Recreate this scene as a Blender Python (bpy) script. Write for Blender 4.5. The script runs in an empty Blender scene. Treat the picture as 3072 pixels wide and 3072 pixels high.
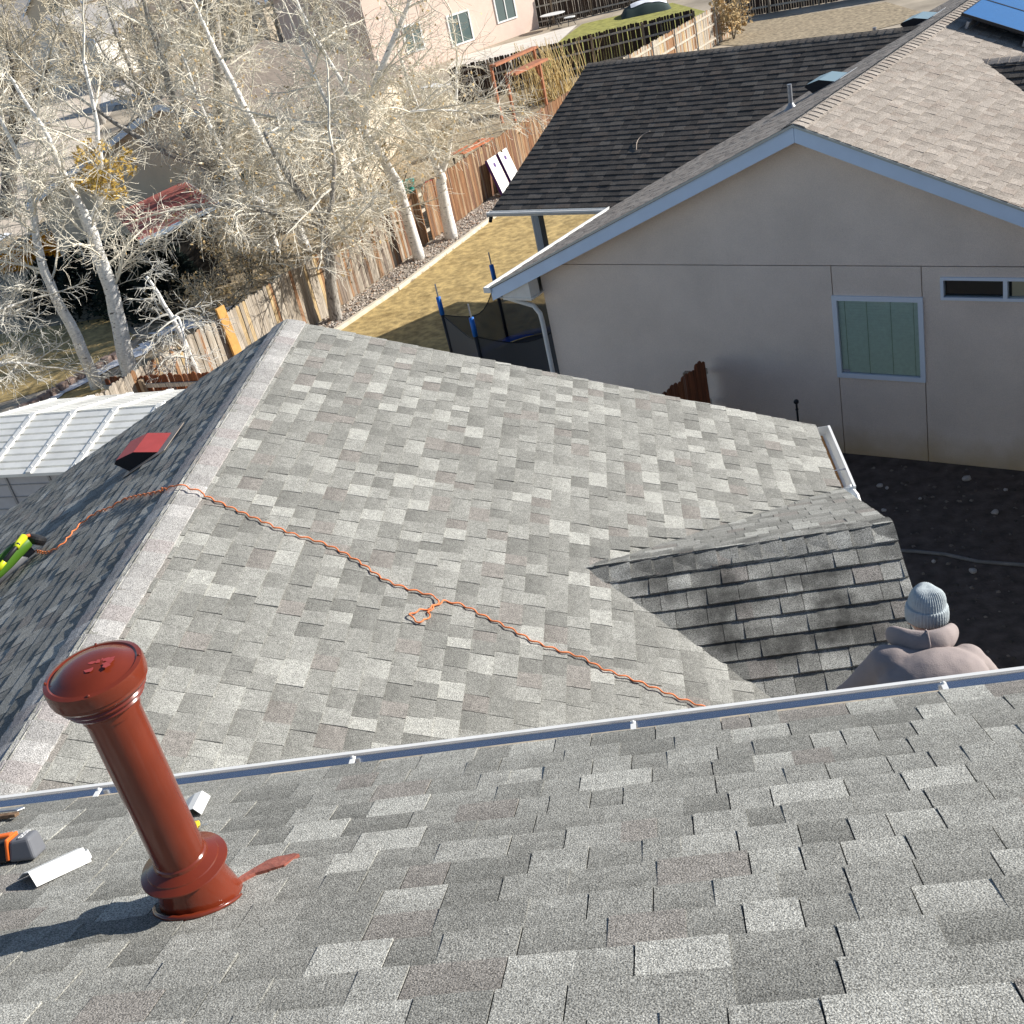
import bpy, bmesh, math, random
from mathutils import Vector as V, Matrix, Quaternion
from mathutils import noise as mnoise
R = math.radians
scene = bpy.context.scene
C = scene.collection
# ------------------------------------------------------------------ camera
CAMZ = 7.8
cam_d = bpy.data.cameras.new('camera'); cam = bpy.data.objects.new('camera', cam_d); C.objects.link(cam)
CX = V((0.977556, 0.053711, -0.203714)); CY = V((0.151583, 0.492212, 0.857176)); CZ = V((0.146310, -0.868817, 0.473023))
cam.matrix_world = Matrix(((CX.x, CY.x, CZ.x, 0), (CX.y, CY.y, CZ.y, 0), (CX.z, CY.z, CZ.z, CAMZ), (0, 0, 0, 1)))
cam_d.sensor_width = 36; cam_d.lens = 36 * 3480.37 / 3072; cam_d.clip_start = .05; cam_d.clip_end = 6000
scene.camera = cam
# ------------------------------------------------------------------ light
SUN_AZ, SUN_EL = 17.5, 26.5
S = V((math.cos(R(SUN_EL)) * math.cos(R(SUN_AZ)), math.cos(R(SUN_EL)) * math.sin(R(SUN_AZ)), math.sin(R(SUN_EL))))
w = bpy.data.worlds.new('World'); scene.world = w; w.use_nodes = True
nt = w.node_tree; sky = nt.nodes.new('ShaderNodeTexSky'); sky.sky_type = 'NISHITA'; sky.sun_disc = False
sky.sun_elevation = R(SUN_EL); sky.sun_rotation = R(90 - SUN_AZ); sky.altitude = 1500; sky.air_density = 1.0; sky.dust_density = .5; sky.ozone_density = 1.0
nt.links.new(sky.outputs[0], nt.nodes['Background'].inputs[0]); nt.nodes['Background'].inputs[1].default_value = .084
sl = bpy.data.lights.new('sun', 'SUN'); sl.energy = 5.0; sl.angle = R(.53); sl.color = (1, .95, .87)
so = bpy.data.objects.new('sun', sl); C.objects.link(so); so.rotation_euler = S.to_track_quat('Z', 'Y').to_euler(); so.location = (20, 5, 30)
scene.view_settings.view_transform = 'Standard'; scene.view_settings.look = 'None'; scene.view_settings.gamma = 1
scene.view_settings.exposure = .64; scene.view_settings.use_curve_mapping = False
scene.render.resolution_x = scene.render.resolution_y = 1024
try:
    scene.cycles.max_bounces = 7; scene.cycles.transparent_max_bounces = 16
except Exception: pass

# ------------------------------------------------------------------ materials
MATS = {}
def mat(name, col, rough=.75, metal=0., vary=0., vscale=8., bump=0., bscale=60., spec=.35, stretch=None, dark=None, dscale=6., dthr=(.55, .7), tone=False, gran=0., gscale=330., coat=0., detail=4.):
    if name in MATS: return MATS[name]
    m = bpy.data.materials.new(name); m.use_nodes = True; MATS[name] = m
    t = m.node_tree; b = t.nodes['Principled BSDF']; L = t.links.new
    b.inputs['Roughness'].default_value = rough; b.inputs['Metallic'].default_value = metal
    b.inputs['Specular IOR Level'].default_value = spec; b.inputs['Coat Weight'].default_value = coat
    geo = t.nodes.new('ShaderNodeNewGeometry'); src = geo.outputs['Position']
    if stretch:
        mp = t.nodes.new('ShaderNodeMapping'); mp.inputs['Scale'].default_value = stretch; L(src, mp.inputs[0]); src = mp.outputs[0]
    def noise(sc, det=4., rgh=.55):
        n = t.nodes.new('ShaderNodeTexNoise'); n.inputs['Scale'].default_value = sc; n.inputs['Detail'].default_value = det; n.inputs['Roughness'].default_value = rgh
        L(src, n.inputs['Vector']); return n.outputs[0]
    def ramp(o, a, c, lo=.0, hi=1.):
        r = t.nodes.new('ShaderNodeMapRange'); r.inputs[1].default_value = a; r.inputs[2].default_value = c; r.inputs[3].default_value = lo; r.inputs[4].default_value = hi
        L(o, r.inputs[0]); return r.outputs[0]
    def mix(kind, fac, a, c):
        x = t.nodes.new('ShaderNodeMix'); x.data_type = 'RGBA'; x.blend_type = kind
        for k, val in ((0, fac), (6, a), (7, c)):
            if hasattr(val, 'is_output'): L(val, x.inputs[k])
            else: x.inputs[k].default_value = val if k == 0 else (*val[:3], 1)
        return x.outputs[2]
    if tone:
        at = t.nodes.new('ShaderNodeAttribute'); at.attribute_name = 'tone'; cur = at.outputs['Color']
    else:
        rgb = t.nodes.new('ShaderNodeRGB'); rgb.outputs[0].default_value = (*col, 1); cur = rgb.outputs[0]
    if vary:
        v = ramp(noise(vscale, detail), .3, .7, 1 - vary, 1 + vary)
        vm = t.nodes.new('ShaderNodeVectorMath'); vm.operation = 'SCALE'; L(cur, vm.inputs[0]); L(v, vm.inputs['Scale']); cur = vm.outputs[0]
    if gran:
        g = ramp(noise(gscale, 2., .6), .34, .66, 1 - gran, 1 + gran)
        vm = t.nodes.new('ShaderNodeVectorMath'); vm.operation = 'SCALE'; L(cur, vm.inputs[0]); L(g, vm.inputs['Scale']); cur = vm.outputs[0]
    if dark:
        cur = mix('MIX', ramp(noise(dscale, 5.), dthr[0], dthr[1]), cur, dark)
    L(cur, b.inputs['Base Color'])
    if bump:
        bp = t.nodes.new('ShaderNodeBump'); bp.inputs['Strength'].default_value = bump; bp.inputs['Distance'].default_value = .01
        L(noise(bscale, 3.), bp.inputs['Height']); L(bp.outputs[0], b.inputs['Normal'])
    return m
m_sh = mat('shingle_granules', (.3, .3, .3), .97, tone=True, gran=.66, gscale=225, vary=.14, vscale=28, bump=.6, bscale=230, spec=.1)
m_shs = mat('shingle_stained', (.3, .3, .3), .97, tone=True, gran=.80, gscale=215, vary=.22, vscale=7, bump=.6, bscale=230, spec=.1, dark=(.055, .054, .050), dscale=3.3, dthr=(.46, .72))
m_shn = mat('shingle_weathered', (.3, .3, .3), .97, tone=True, gran=.3, gscale=60, vary=.1, vscale=3, bump=.3, bscale=80, spec=.1)
m_deck = mat('roof_deck', (.11, .11, .105), .95)
m_white = mat('white_paint_metal', (.74, .74, .72), .42, vary=.05, vscale=5, spec=.5)
m_gut = mat('gutter_aluminium', (.74, .77, .82), .2, metal=.8, vary=.04, vscale=4)
m_gutter_tan = mat('gutter_tan_strip', (.55, .47, .36), .85, vary=.25, vscale=18)
m_rust = mat('leaf_debris', (.25, .13, .05), .95, vary=.4, vscale=50, bump=.6)
m_stucco = mat('stucco', (.80, .685, .59), .95, vary=.07, vscale=1.3, bump=1.0, bscale=48, spec=.15, gran=.12, gscale=170)
_t = m_stucco.node_tree; _L = _t.links.new; _b = _t.nodes['Principled BSDF']; _src = _b.inputs['Base Color'].links[0].from_socket      # noisy tan tint along the foot of the wall
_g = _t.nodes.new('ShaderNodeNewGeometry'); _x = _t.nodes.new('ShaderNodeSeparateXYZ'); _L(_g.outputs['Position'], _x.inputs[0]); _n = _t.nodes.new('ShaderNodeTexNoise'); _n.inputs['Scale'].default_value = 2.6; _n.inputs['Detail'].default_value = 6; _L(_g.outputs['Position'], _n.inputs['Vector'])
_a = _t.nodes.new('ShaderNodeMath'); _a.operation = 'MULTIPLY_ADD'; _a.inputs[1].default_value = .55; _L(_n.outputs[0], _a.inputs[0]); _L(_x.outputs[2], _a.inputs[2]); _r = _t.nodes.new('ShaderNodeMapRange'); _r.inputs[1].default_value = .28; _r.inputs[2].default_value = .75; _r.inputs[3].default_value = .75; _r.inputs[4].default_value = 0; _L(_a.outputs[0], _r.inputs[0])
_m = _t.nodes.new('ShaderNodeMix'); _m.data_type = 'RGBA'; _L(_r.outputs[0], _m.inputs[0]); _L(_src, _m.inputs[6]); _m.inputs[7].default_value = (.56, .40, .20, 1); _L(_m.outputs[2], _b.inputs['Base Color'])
m_stuccodark = mat('stucco_joint', (.05, .05, .055), .95)
m_house = mat('siding_grey', (.32, .31, .29), .9, vary=.08)
m_fascia = mat('fascia_paint', (.62, .75, .92), .5, vary=.04, vscale=3, spec=.4)
m_frame = mat('window_frame_vinyl', (.74, .80, .88), .45)
m_glass = mat('window_glass', (.10, .14, .14), .04, spec=.8)
m_blind = mat('blind_slat', (.78, .90, .84), .5, vary=.06, vscale=20)
m_dark = mat('vent_end_shade', (.015, .015, .018), .8)
m_red = mat('pipe_paint', (.15, .024, .009), .2, vary=.12, vscale=7, spec=.5, coat=.25, bump=.04, bscale=25)
m_redm = mat('vent_paint', (.34, .055, .05), .5, vary=.08)
m_ventg = mat('vent_galvanised', (.36, .30, .25), .5, metal=.3)
m_grey = mat('grey_metal', (.32, .33, .35), .45, metal=.5, vary=.15, vscale=20)
m_steel = mat('bright_steel', (.55, .57, .6), .3, metal=.9, vary=.15, vscale=30)
m_rusty = mat('rusty_steel', (.22, .14, .085), .7, metal=.4, vary=.5, vscale=60)
m_blk = mat('black_plastic', (.018, .018, .02), .5)
m_gryp = mat('grey_plastic', (.14, .145, .16), .5)
m_org = mat('orange_plastic', (.75, .15, .025), .45)
m_cord = mat('orange_cord', (.82, .23, .075), .55, vary=.1, vscale=30)
m_lime = mat('lime_plastic', (.55, .62, .02), .4)
m_green = mat('green_plastic', (.07, .17, .015), .45)
m_blue = mat('blue_plastic', (.02, .16, .55), .45)
m_navy = mat('navy_tube', (.025, .06, .14), .35)
m_yel = mat('yellow_plastic', (.75, .5, .02), .45)
m_wood = mat('fence_wood', (.3, .2, .12), .9, tone=True, vary=.55, vscale=7, stretch=(6, 6, .3), bump=.4, bscale=30, detail=6, dark=(.36, .32, .27), dscale=1.3, dthr=(.58, .8))
m_timber = mat('pale_timber', (.62, .56, .45), .9, vary=.15, vscale=5)
m_lawn = mat('dry_lawn', (.43, .315, .135), .97, vary=.42, vscale=5.5, detail=9, bump=.9, bscale=28, dark=(.20, .135, .045), dscale=1.6, dthr=(.55, .82))
m_lawn2 = mat('green_lawn', (.30, .29, .075), .97, vary=.35, vscale=3, detail=8, bump=.6, bscale=22)
m_ground = mat('bare_ground', (.40, .34, .26), .97, vary=.35, vscale=.45, detail=9, bump=.5, bscale=6, dark=(.22, .185, .14), dscale=.16, dthr=(.5, .75))
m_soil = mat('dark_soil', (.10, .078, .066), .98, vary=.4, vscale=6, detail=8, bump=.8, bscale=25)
m_litter = mat('leaf_litter_ground', (.33, .265, .175), .98, vary=.5, vscale=6, detail=9, bump=.9, bscale=20)
m_gravelbed = mat('gravel_bed', (.33, .29, .245), .97, vary=.4, vscale=22, detail=6, bump=.7, bscale=40)
m_stone = mat('pebble', (.45, .4, .35), .9, tone=True, vary=.2, vscale=30)
m_block = mat('edging_block', (.33, .24, .20), .95, vary=.3, vscale=12, bump=.5)
m_snow = mat('old_snow', (.80, .83, .88), .7, vary=.06, vscale=6, bump=.5, bscale=12)
m_conc = mat('concrete', (.72, .66, .58), .93, vary=.12, vscale=1.5, detail=8)
m_street = mat('pale_street', (.62, .53, .43), .95, vary=.12, vscale=.8, detail=8)
m_bark = mat('birch_bark', (.80, .78, .74), .85, vary=.18, vscale=6, dark=(.045, .04, .035), dscale=3.2, dthr=(.60, .69), stretch=(2.2, 2.2, 5.5), bump=.3)
m_barkg = mat('grey_bark', (.36, .335, .30), .92, vary=.35, vscale=10, bump=.6, bscale=30, dark=(.07, .06, .05), dscale=6, dthr=(.52, .68), stretch=(4, 4, 1.2))
m_barkd = mat('dark_bark', (.10, .085, .07), .95, vary=.4, vscale=12, bump=.6)
m_twig = mat('pale_twigs', (.74, .69, .58), .9, vary=.25, vscale=2)
m_twigd = mat('brown_twigs', (.52, .46, .35), .93, vary=.3, vscale=2)
m_leaf = mat('dead_leaves', (.50, .36, .18), .9, vary=.4, vscale=5)
m_gold = mat('golden_leaves', (.55, .37, .09), .85, vary=.4, vscale=6)
m_needle = mat('conifer_needles', (.012, .022, .017), .95, vary=.5, vscale=3)
m_shed = mat('shed_roof_metal', (.80, .79, .74), .45, metal=.1, vary=.1, vscale=3, dark=(.45, .43, .38), dscale=1.1, dthr=(.6, .8))
m_shedw = mat('shed_wall', (.52, .50, .50), .7, vary=.05)
m_beige = mat('beige_siding', (.66, .56, .43), .9, vary=.05, vscale=2)
m_pink = mat('pinkish_stucco', (.68, .53, .45), .92, vary=.05, vscale=2, bump=.3, bscale=60)
m_cream = mat('cream_siding', (.78, .74, .67), .9, vary=.05)
m_roofb = mat('brown_shingles', (.20, .165, .135), .95, vary=.25, vscale=5, detail=6, bump=.5, bscale=12)
m_roofg = mat('grey_shingles', (.30, .285, .27), .95, vary=.15, vscale=4, detail=6, bump=.4, bscale=12)
m_roofr = mat('red_roofing', (.40, .125, .10), .8, vary=.18, vscale=2.5, detail=6)
m_terra = mat('terracotta_wood', (.42, .17, .09), .85, vary=.2, vscale=5)
m_beanie = mat('beanie_knit', (.42, .47, .49), .95, vary=.08, vscale=60, bump=.5, bscale=240)
m_hood = mat('hoodie_fleece', (.31, .262, .25), .97, vary=.05, vscale=15, bump=.25, bscale=180)
m_skin = mat('skin', (.55, .33, .24), .6)
m_jean = mat('work_trousers', (.05, .06, .09), .9, vary=.15, vscale=30)
m_boot = mat('boot_leather', (.10, .06, .035), .7)
m_reed = mat('dry_reed', (.60, .46, .22), .9, vary=.25, vscale=2)
m_purple = mat('purple_paint', (.07, .02, .16), .5)
m_chip = mat('chipped_white_paint', (.82, .81, .77), .6, dark=(.45, .44, .42), dscale=14, dthr=(.6, .64), stretch=(3, 3, .8))
m_solar = mat('solar_cell', (.02, .11, .30), .18, spec=.9, vary=.06)
m_car1 = mat('car_paint_blue', (.02, .035, .09), .2, coat=.6)
m_car2 = mat('car_paint_silver', (.5, .52, .55), .25, metal=.4, coat=.6)
m_tyre = mat('rubber', (.015, .015, .015), .85)
m_tarp = mat('tarp_green', (.03, .05, .045), .7)
m_txt = mat('white_print', (.8, .8, .8), .5)
m_wht = mat('plain_white', (.78, .78, .76), .6)
m_teal = mat('teal_plastic', (.03, .33, .29), .5)
m_toyred = mat('red_plastic', (.5, .05, .04), .5)
m_net = bpy.data.materials.new('safety_net'); m_net.use_nodes = True
_t = m_net.node_tree; _b = _t.nodes['Principled BSDF']; _b.inputs['Base Color'].default_value = (.12, .12, .12, 1); _b.inputs['Roughness'].default_value = .8; _b.inputs['Alpha'].default_value = .72

# ------------------------------------------------------------------ helpers
def link(o): C.objects.link(o); return o
def thing(name, label, cat, loc, group=None):
    o = link(bpy.data.objects.new(name, None)); o.location = loc; o.empty_display_size = .2
    o['label'] = label; o['category'] = cat
    if group: o['group'] = group
    o['_loc'] = tuple(loc); return o
def adopt(o, parent):
    if parent is not None:
        o.parent = parent
        if parent.type == 'EMPTY': o.matrix_parent_inverse = Matrix.Translation(-V(parent.location))
    return o
def tag(o, label, cat, group=None):
    o['label'] = label; o['category'] = cat
    if group: o['group'] = group
    return o
class MB:
    def __init__(s): s.v = []; s.f = []; s.t = []; s.m = []
    def add(s, vs, fs, tone=(.5, .5, .5), mi=0):
        n = len(s.v); s.v += [tuple(q) for q in vs]; s.f += [tuple(n + i for i in f) for f in fs]
        s.t += [tone] * len(vs); s.m += [mi] * len(fs); return s
    def settone(s, idx, tone):
        for i in idx: s.t[len(s.t) - 8 + i] = tone
        return s
    def hexa(s, p, tone=(.5,) * 3, mi=0):       # 8 points: bottom loop 0-3, top loop 4-7
        return s.add(p, [(3, 2, 1, 0), (4, 5, 6, 7), (0, 1, 5, 4), (1, 2, 6, 5), (2, 3, 7, 6), (3, 0, 4, 7)], tone, mi)
    def box(s, o, x, y, z, tone=(.5,) * 3, mi=0):
        o, x, y, z = V(o), V(x), V(y), V(z); return s.hexa([o, o + x, o + x + y, o + y, o + z, o + x + z, o + x + y + z, o + y + z], tone, mi)
    def cbox(s, c, sx, sy, sz, rz=0, tone=(.5,) * 3, mi=0):
        X = V((math.cos(rz), math.sin(rz), 0)) * sx; Y = V((-math.sin(rz), math.cos(rz), 0)) * sy; Z = V((0, 0, sz))
        return s.box(V(c) - X / 2 - Y / 2, X, Y, Z, tone, mi)
    def quad(s, *p, mi=0, tone=(.5,) * 3): return s.add(p, [tuple(range(len(p)))], tone, mi)
    def tube(s, pts, rad, n=6, tone=(.5,) * 3, mi=0, cap=True):
        pts = [V(p) for p in pts]; rad = rad if hasattr(rad, '__len__') else [rad] * len(pts); vs = []; ref = None
        for i, p in enumerate(pts):
            d = (pts[min(i + 1, len(pts) - 1)] - pts[max(i - 1, 0)])
            d = d.normalized() if d.length > 1e-9 else V((0, 0, 1))
            if ref is None: ref = V((0, 0, 1)) if abs(d.z) < .9 else V((1, 0, 0))
            a = d.cross(ref)
            if a.length < 1e-5: a = d.orthogonal()
            a.normalize(); b = d.cross(a); ref = -b if False else a.cross(d)
            for k in range(n):
                an = 2 * math.pi * k / n; vs.append(p + (a * math.cos(an) + b * math.sin(an)) * rad[i])
        fs = []
        for i in range(len(pts) - 1):
            for k in range(n):
                q = (k + 1) % n; fs.append((i * n + k, i * n + q, (i + 1) * n + q, (i + 1) * n + k))
        if cap: fs.append(tuple(range(n - 1, -1, -1))); fs.append(tuple((len(pts) - 1) * n + k for k in range(n)))
        return s.add(vs, fs, tone, mi)
    def lathe(s, o, prof, n=40, mi=0, tone=(.5,) * 3, ax=None):
        o = V(o); q = V((0, 0, 1)).rotation_difference(V(ax)) if ax is not None else Quaternion(); vs = []
        for r, z in prof:
            for k in range(n):
                an = 2 * math.pi * k / n; vs.append(o + q @ V((r * math.cos(an), r * math.sin(an), z)))
        fs = [(i * n + k, i * n + (k + 1) % n, (i + 1) * n + (k + 1) % n, (i + 1) * n + k) for i in range(len(prof) - 1) for k in range(n)]
        return s.add(vs, fs, tone, mi)
    def ball(s, c, r, n=14, mi=0, tone=(.5,) * 3, rot=None):
        r = r if hasattr(r, '__len__') else (r, r, r); vs = []; k2 = n // 2
        for i in range(k2 + 1):
            th = math.pi * i / k2
            for k in range(n):
                an = 2 * math.pi * k / n; p = V((r[0] * math.sin(th) * math.cos(an), r[1] * math.sin(th) * math.sin(an), r[2] * math.cos(th)))
                vs.append(V(c) + (rot @ p if rot else p))
        return s.add(vs, [(i * n + k, (i + 1) * n + k, (i + 1) * n + (k + 1) % n, i * n + (k + 1) % n) for i in range(k2) for k in range(n)], tone, mi)
    def caps(s, p, q, r0, r1, n=12):
        p, q = V(p), V(q); d = (q - p).normalized(); L = (q - p).length; pts = []; rd = []
        for k in range(5): a = math.pi / 2 * (1 - k / 4 * .96); pts.append(p - d * r0 * math.sin(a)); rd.append(max(r0 * math.cos(a), 1e-3))
        for k in range(1, 6): a = math.pi / 2 * (k / 5 * .97); pts.append(q + d * r1 * math.sin(a)); rd.append(max(r1 * math.cos(a), 1e-3))
        return s.tube(pts, rd, n)
    def mesh(s, name, mats, smooth=False):
        me = bpy.data.meshes.new(name); me.from_pydata(s.v, [], s.f)
        for x in (mats if isinstance(mats, (list, tuple)) else [mats]): me.materials.append(x)
        if any(s.m): me.polygons.foreach_set('material_index', s.m)
        a = me.attributes.new('tone', 'FLOAT_COLOR', 'POINT'); buf = []
        for t in s.t: buf += [t[0], t[1], t[2], 1.]
        a.data.foreach_set('color', buf)
        if smooth: me.polygons.foreach_set('use_smooth', [True] * len(me.polygons))
        me.update(); return me
    def obj(s, name, mats, parent=None, smooth=False, fix=False):
        me = s.mesh(name, mats, smooth)
        if fix:
            bm = bmesh.new(); bm.from_mesh(me); bmesh.ops.remove_doubles(bm, verts=bm.verts, dist=1e-5); bmesh.ops.recalc_face_normals(bm, faces=bm.faces); bm.to_mesh(me); bm.free()
        return adopt(link(bpy.data.objects.new(name, me)), parent)
def sharp(o, ang=35):
    o.data.polygons.foreach_set('use_smooth', [True] * len(o.data.polygons))
    try: o.data.set_sharp_from_angle(angle=R(ang))
    except Exception: pass
    return o
def bevel(o, wd=.004, seg=2):
    m = o.modifiers.new('bevel', 'BEVEL'); m.width = wd; m.segments = seg; m.limit_method = 'ANGLE'; return o
def px(p):                       # where a point shows (used only to choose which pieces become single objects)
    d = V(p) - V((0, 0, CAMZ)); z = -d.dot(CZ)
    if z < .05: return None
    return (.5 + d.dot(CX) / z * 3480.37 / 3072, .5 + d.dot(CY) / z * 3480.37 / 3072, z)
T5 = 5 / 12.; CP = 1 / math.sqrt(1 + T5 * T5); SP = T5 * CP
# ------------------------------------------------------------------ shingles
HOUSE = [((.405, .400, .365), 13), ((.325, .321, .293), 26), ((.283, .279, .254), 33), ((.236, .233, .212), 20), ((.268, .250, .227), 8)]
NEIGH = [((.385, .34, .295), 15), ((.345, .305, .265), 30), ((.315, .277, .24), 30), ((.33, .283, .243), 14)]
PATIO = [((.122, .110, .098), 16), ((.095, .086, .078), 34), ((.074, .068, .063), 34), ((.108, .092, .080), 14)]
def pick(rng, pal):
    k = rng.random() * sum(x[1] for x in pal)
    for i, (c, wt) in enumerate(pal):
        k -= wt
        if k <= 0: return i
    return 0
def tabverts(wd, ex, hl, hu=.0012, hb=-.003): return [(0, 0, hb), (wd, 0, hb), (wd, ex, hb), (0, ex, hb), (0, 0, hl), (wd, 0, hl), (wd, ex, hu), (0, ex, hu)]
CACHE = {}
def shingles(roof, O, U, W, ulen, vlen, pal, material, seed, nparts, ex=.143, hflat=.0052, hraise=.0092, widths=None, flt=None, scale=1., lift=None):
    O, U, W = V(O), V(U).normalized(), V(W).normalized(); N = U.cross(W); rng = random.Random(seed); tabs = []
    rows = int(math.ceil(vlen / ex))
    for i in range(rows):
        v0 = i * ex; e = min(ex, vlen - v0) + .018; u = -rng.random() * .2; raised = rng.random() < .5; last = -1
        off = rng.uniform(-.002, .002)
        while u < ulen:
            wd = rng.choice(widths or (.10, .12, .13, .14, .15, .16, .17, .18, .20, .22)) * scale; u0, u1 = max(u, 0), min(u + wd, ulen)
            if u1 - u0 > .015:
                ti = pick(rng, pal)
                if ti == last and rng.random() < .75: ti = pick(rng, pal)
                last = ti; tabs.append((u0, u1 - u0, v0 + off + rng.uniform(-.0016, .0016), e, raised, ti, rng.random()))
            u += wd
            raised = not raised if rng.random() < .78 else raised
    sc = []
    for k, tb in enumerate(tabs):
        c = O + U * (tb[0] + tb[1] / 2) + W * (tb[2] + ex / 2); p = px(c); s_ = -1
        if p and -.02 < p[0] < 1.02 and -.02 < p[1] < 1.02:
            d = (V((0, 0, CAMZ)) - c); s_ = max(d.normalized().dot(N), 0) * tb[1] * ex / d.length_squared
        sc.append((s_, k))
    sc.sort(reverse=True); top = {k for s_, k in sc[:nparts] if s_ > 0}
    rot = Matrix((U, W, N)).transposed().to_4x4(); rest = MB()
    for k, (u0, wd, v0, e, ra, ti, rn) in enumerate(tabs):
        hl = (hraise if ra else hflat)
        if rn > .975: hl += .004
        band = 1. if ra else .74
        if lift: hl += lift(O + U * (u0 + wd / 2) + W * (v0 + ex / 2), rn)
        if rn < .6: wd -= .004
        if k in top:
            key = (round(wd, 3), round(e, 3), round(hl, 4), ti, id(pal), material.name)
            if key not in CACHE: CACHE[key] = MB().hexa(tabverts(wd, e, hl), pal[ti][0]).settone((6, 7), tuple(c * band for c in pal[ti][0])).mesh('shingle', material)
            o = link(bpy.data.objects.new('shingle', CACHE[key])); o.parent = roof
            o.matrix_basis = Matrix.Translation(O + U * u0 + W * v0) @ rot
        else:
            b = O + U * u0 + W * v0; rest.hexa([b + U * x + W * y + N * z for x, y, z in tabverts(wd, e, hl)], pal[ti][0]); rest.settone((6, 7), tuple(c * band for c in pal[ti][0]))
    if rest.v:
        o = rest.obj('shingle_field', material, None); o.parent = roof; o['kind'] = 'stuff'
    return tabs
def capline(roof, p0, p1, down, pal, material, seed, ex=.143, half=.15, drop=T5):
    p0, p1 = V(p0), V(p1); d = (p1 - p0).normalized(); side = V(down).normalized(); n = int((p1 - p0).length / ex) + 1; rng = random.Random(seed)
    xs = [-1, -.55, -.2, 0, .2, .55, 1]
    for i in range(n):
        L = min(ex, (p1 - p0).length - i * ex)
        if L < .02: break
        tone = pal[pick(rng, pal)][0]; b = p0 + d * (i * ex); vs = []
        for (dl, h) in ((L + .03, .008), (-.0, .021 + rng.uniform(-.0015, .002))):
            for lay in (0, -.009):
                for x in xs:
                    zz = -abs(x) * half * drop + (.012 * (1 - min(1, abs(x) * 3)) * -1 if abs(x) < .3 else 0)
                    vs.append(b + d * dl + side * (x * half) + V((0, 0, zz + h + lay)))
        k = len(xs); f = []
        for j in range(k - 1):
            f += [(j, j + 1, 2 * k + j + 1, 2 * k + j), (k + j, 3 * k + j, 3 * k + j + 1, k + j + 1), (2 * k + j, 2 * k + j + 1, 3 * k + j + 1, 3 * k + j), (j + 1, j, k + j, k + j + 1)]
        f += [(0, 2 * k, 3 * k, k), (k - 1, 2 * k - 1, 4 * k - 1, 3 * k - 1)]
        o = MB().add(vs, f, tone).obj('ridge_cap', material, None); o.parent = roof
def slab(name, O, U, W, ulen, vlen, material, parent, th=.03):
    O, U, W = V(O), V(U).normalized(), V(W).normalized(); N = U.cross(W)
    return MB().box(O - N * (th + .003), U * ulen, W * vlen, N * th).obj(name, material, parent, fix=True)
# ------------------------------------------------------------------ ground
def sstep(a, b, x):
    t = max(0., min(1., (x - a) / (b - a))); return t * t * (3 - 2 * t)
def gz(x, y):
    d = math.hypot(x, y); z = -.8 * sstep(12.8, 18.5, y - .8 * x)
    if d > 140: z += (mnoise.noise((x / 220., y / 220., 3.)) + .25) * 9 * sstep(140, 700, d)
    if d > 700: z += (mnoise.noise((x / 900., y / 900., 7.)) + .6) * 70 * sstep(700, 2600, d)
    return z
def axis(lo, hi, near0, near1, st):
    v = []; x = near0
    while x <= near1: v.append(x); x += st
    s_ = st; x = near1
    while x < hi: s_ *= 1.18; x += s_; v.append(x)
    s_ = st; x = near0
    while x > lo: s_ *= 1.18; x -= s_; v.insert(0, x)
    return v
GXS, GYS = axis(-2500, 1500, -34, 16, 1.), axis(-300, 3500, 0, 64, 1.)
g = MB(); nx = len(GXS)
g.add([(x, y, gz(x, y)) for y in GYS for x in GXS], [(j * nx + i, j * nx + i + 1, (j + 1) * nx + i + 1, (j + 1) * nx + i) for j in range(len(GYS) - 1) for i in range(nx - 1)])
ground = g.obj('ground', m_ground, smooth=True); ground['kind'] = 'structure'
def sheet(name, poly, material, lift, kind='structure', st=1.2):
    bm = bmesh.new(); vs = [bm.verts.new((p[0], p[1], 0)) for p in poly]; f = bm.faces.new(vs); f.normal_update()
    if f.normal.z < 0: f.normal_flip()
    xs = [p[0] for p in poly]; ys = [p[1] for p in poly]
    if max(max(xs) - min(xs), max(ys) - min(ys)) < 60:
        for k in range(2):
            lo, hi = (min(xs), max(xs)) if k == 0 else (min(ys), max(ys)); x = lo + st
            while x < hi:
                no = (1, 0, 0) if k == 0 else (0, 1, 0)
                bmesh.ops.bisect_plane(bm, geom=bm.verts[:] + bm.edges[:] + bm.faces[:], plane_co=(x, 0, 0) if k == 0 else (0, x, 0), plane_no=no); x += st
    for v in bm.verts: v.co.z = gz(v.co.x, v.co.y) + lift
    me = bpy.data.meshes.new(name); bm.to_mesh(me); bm.free(); me.materials.append(material)
    o = link(bpy.data.objects.new(name, me)); o['kind'] = kind; return o
FX = lambda y: .3938 * y - 18.77                      # the long board fence
sheet('lawn', [(FX(17) + 1.6, 17), (-7.6, 25.9), (-6.35, 28.4), (-4.25, 33.6), (FX(40) + .6, 40), (FX(52) + .8, 52), (9, 50), (4.5, 30), (-1.0, 18.2), (-4, 15.5), (-9, 14)], m_lawn, .006)
sheet('gravel_strip', [(FX(16) + .05, 16), (FX(40) + .05, 40), (FX(40) + .62, 40), (-4.2, 33.62), (-6.3, 28.42), (-7.55, 25.9), (FX(16) + 1.6, 16)], m_gravelbed, .010)
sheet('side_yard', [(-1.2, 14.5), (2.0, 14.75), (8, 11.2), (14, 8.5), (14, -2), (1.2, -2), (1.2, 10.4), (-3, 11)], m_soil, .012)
sheet('back_yard', [(-30, 27), (-13.6, 29.8), (FX(17.5) - .1, 17.5), (FX(30) - .1, 30), (FX(56) - .1, 56), (-12, 60), (-28, 48)], m_litter, .006)
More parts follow.
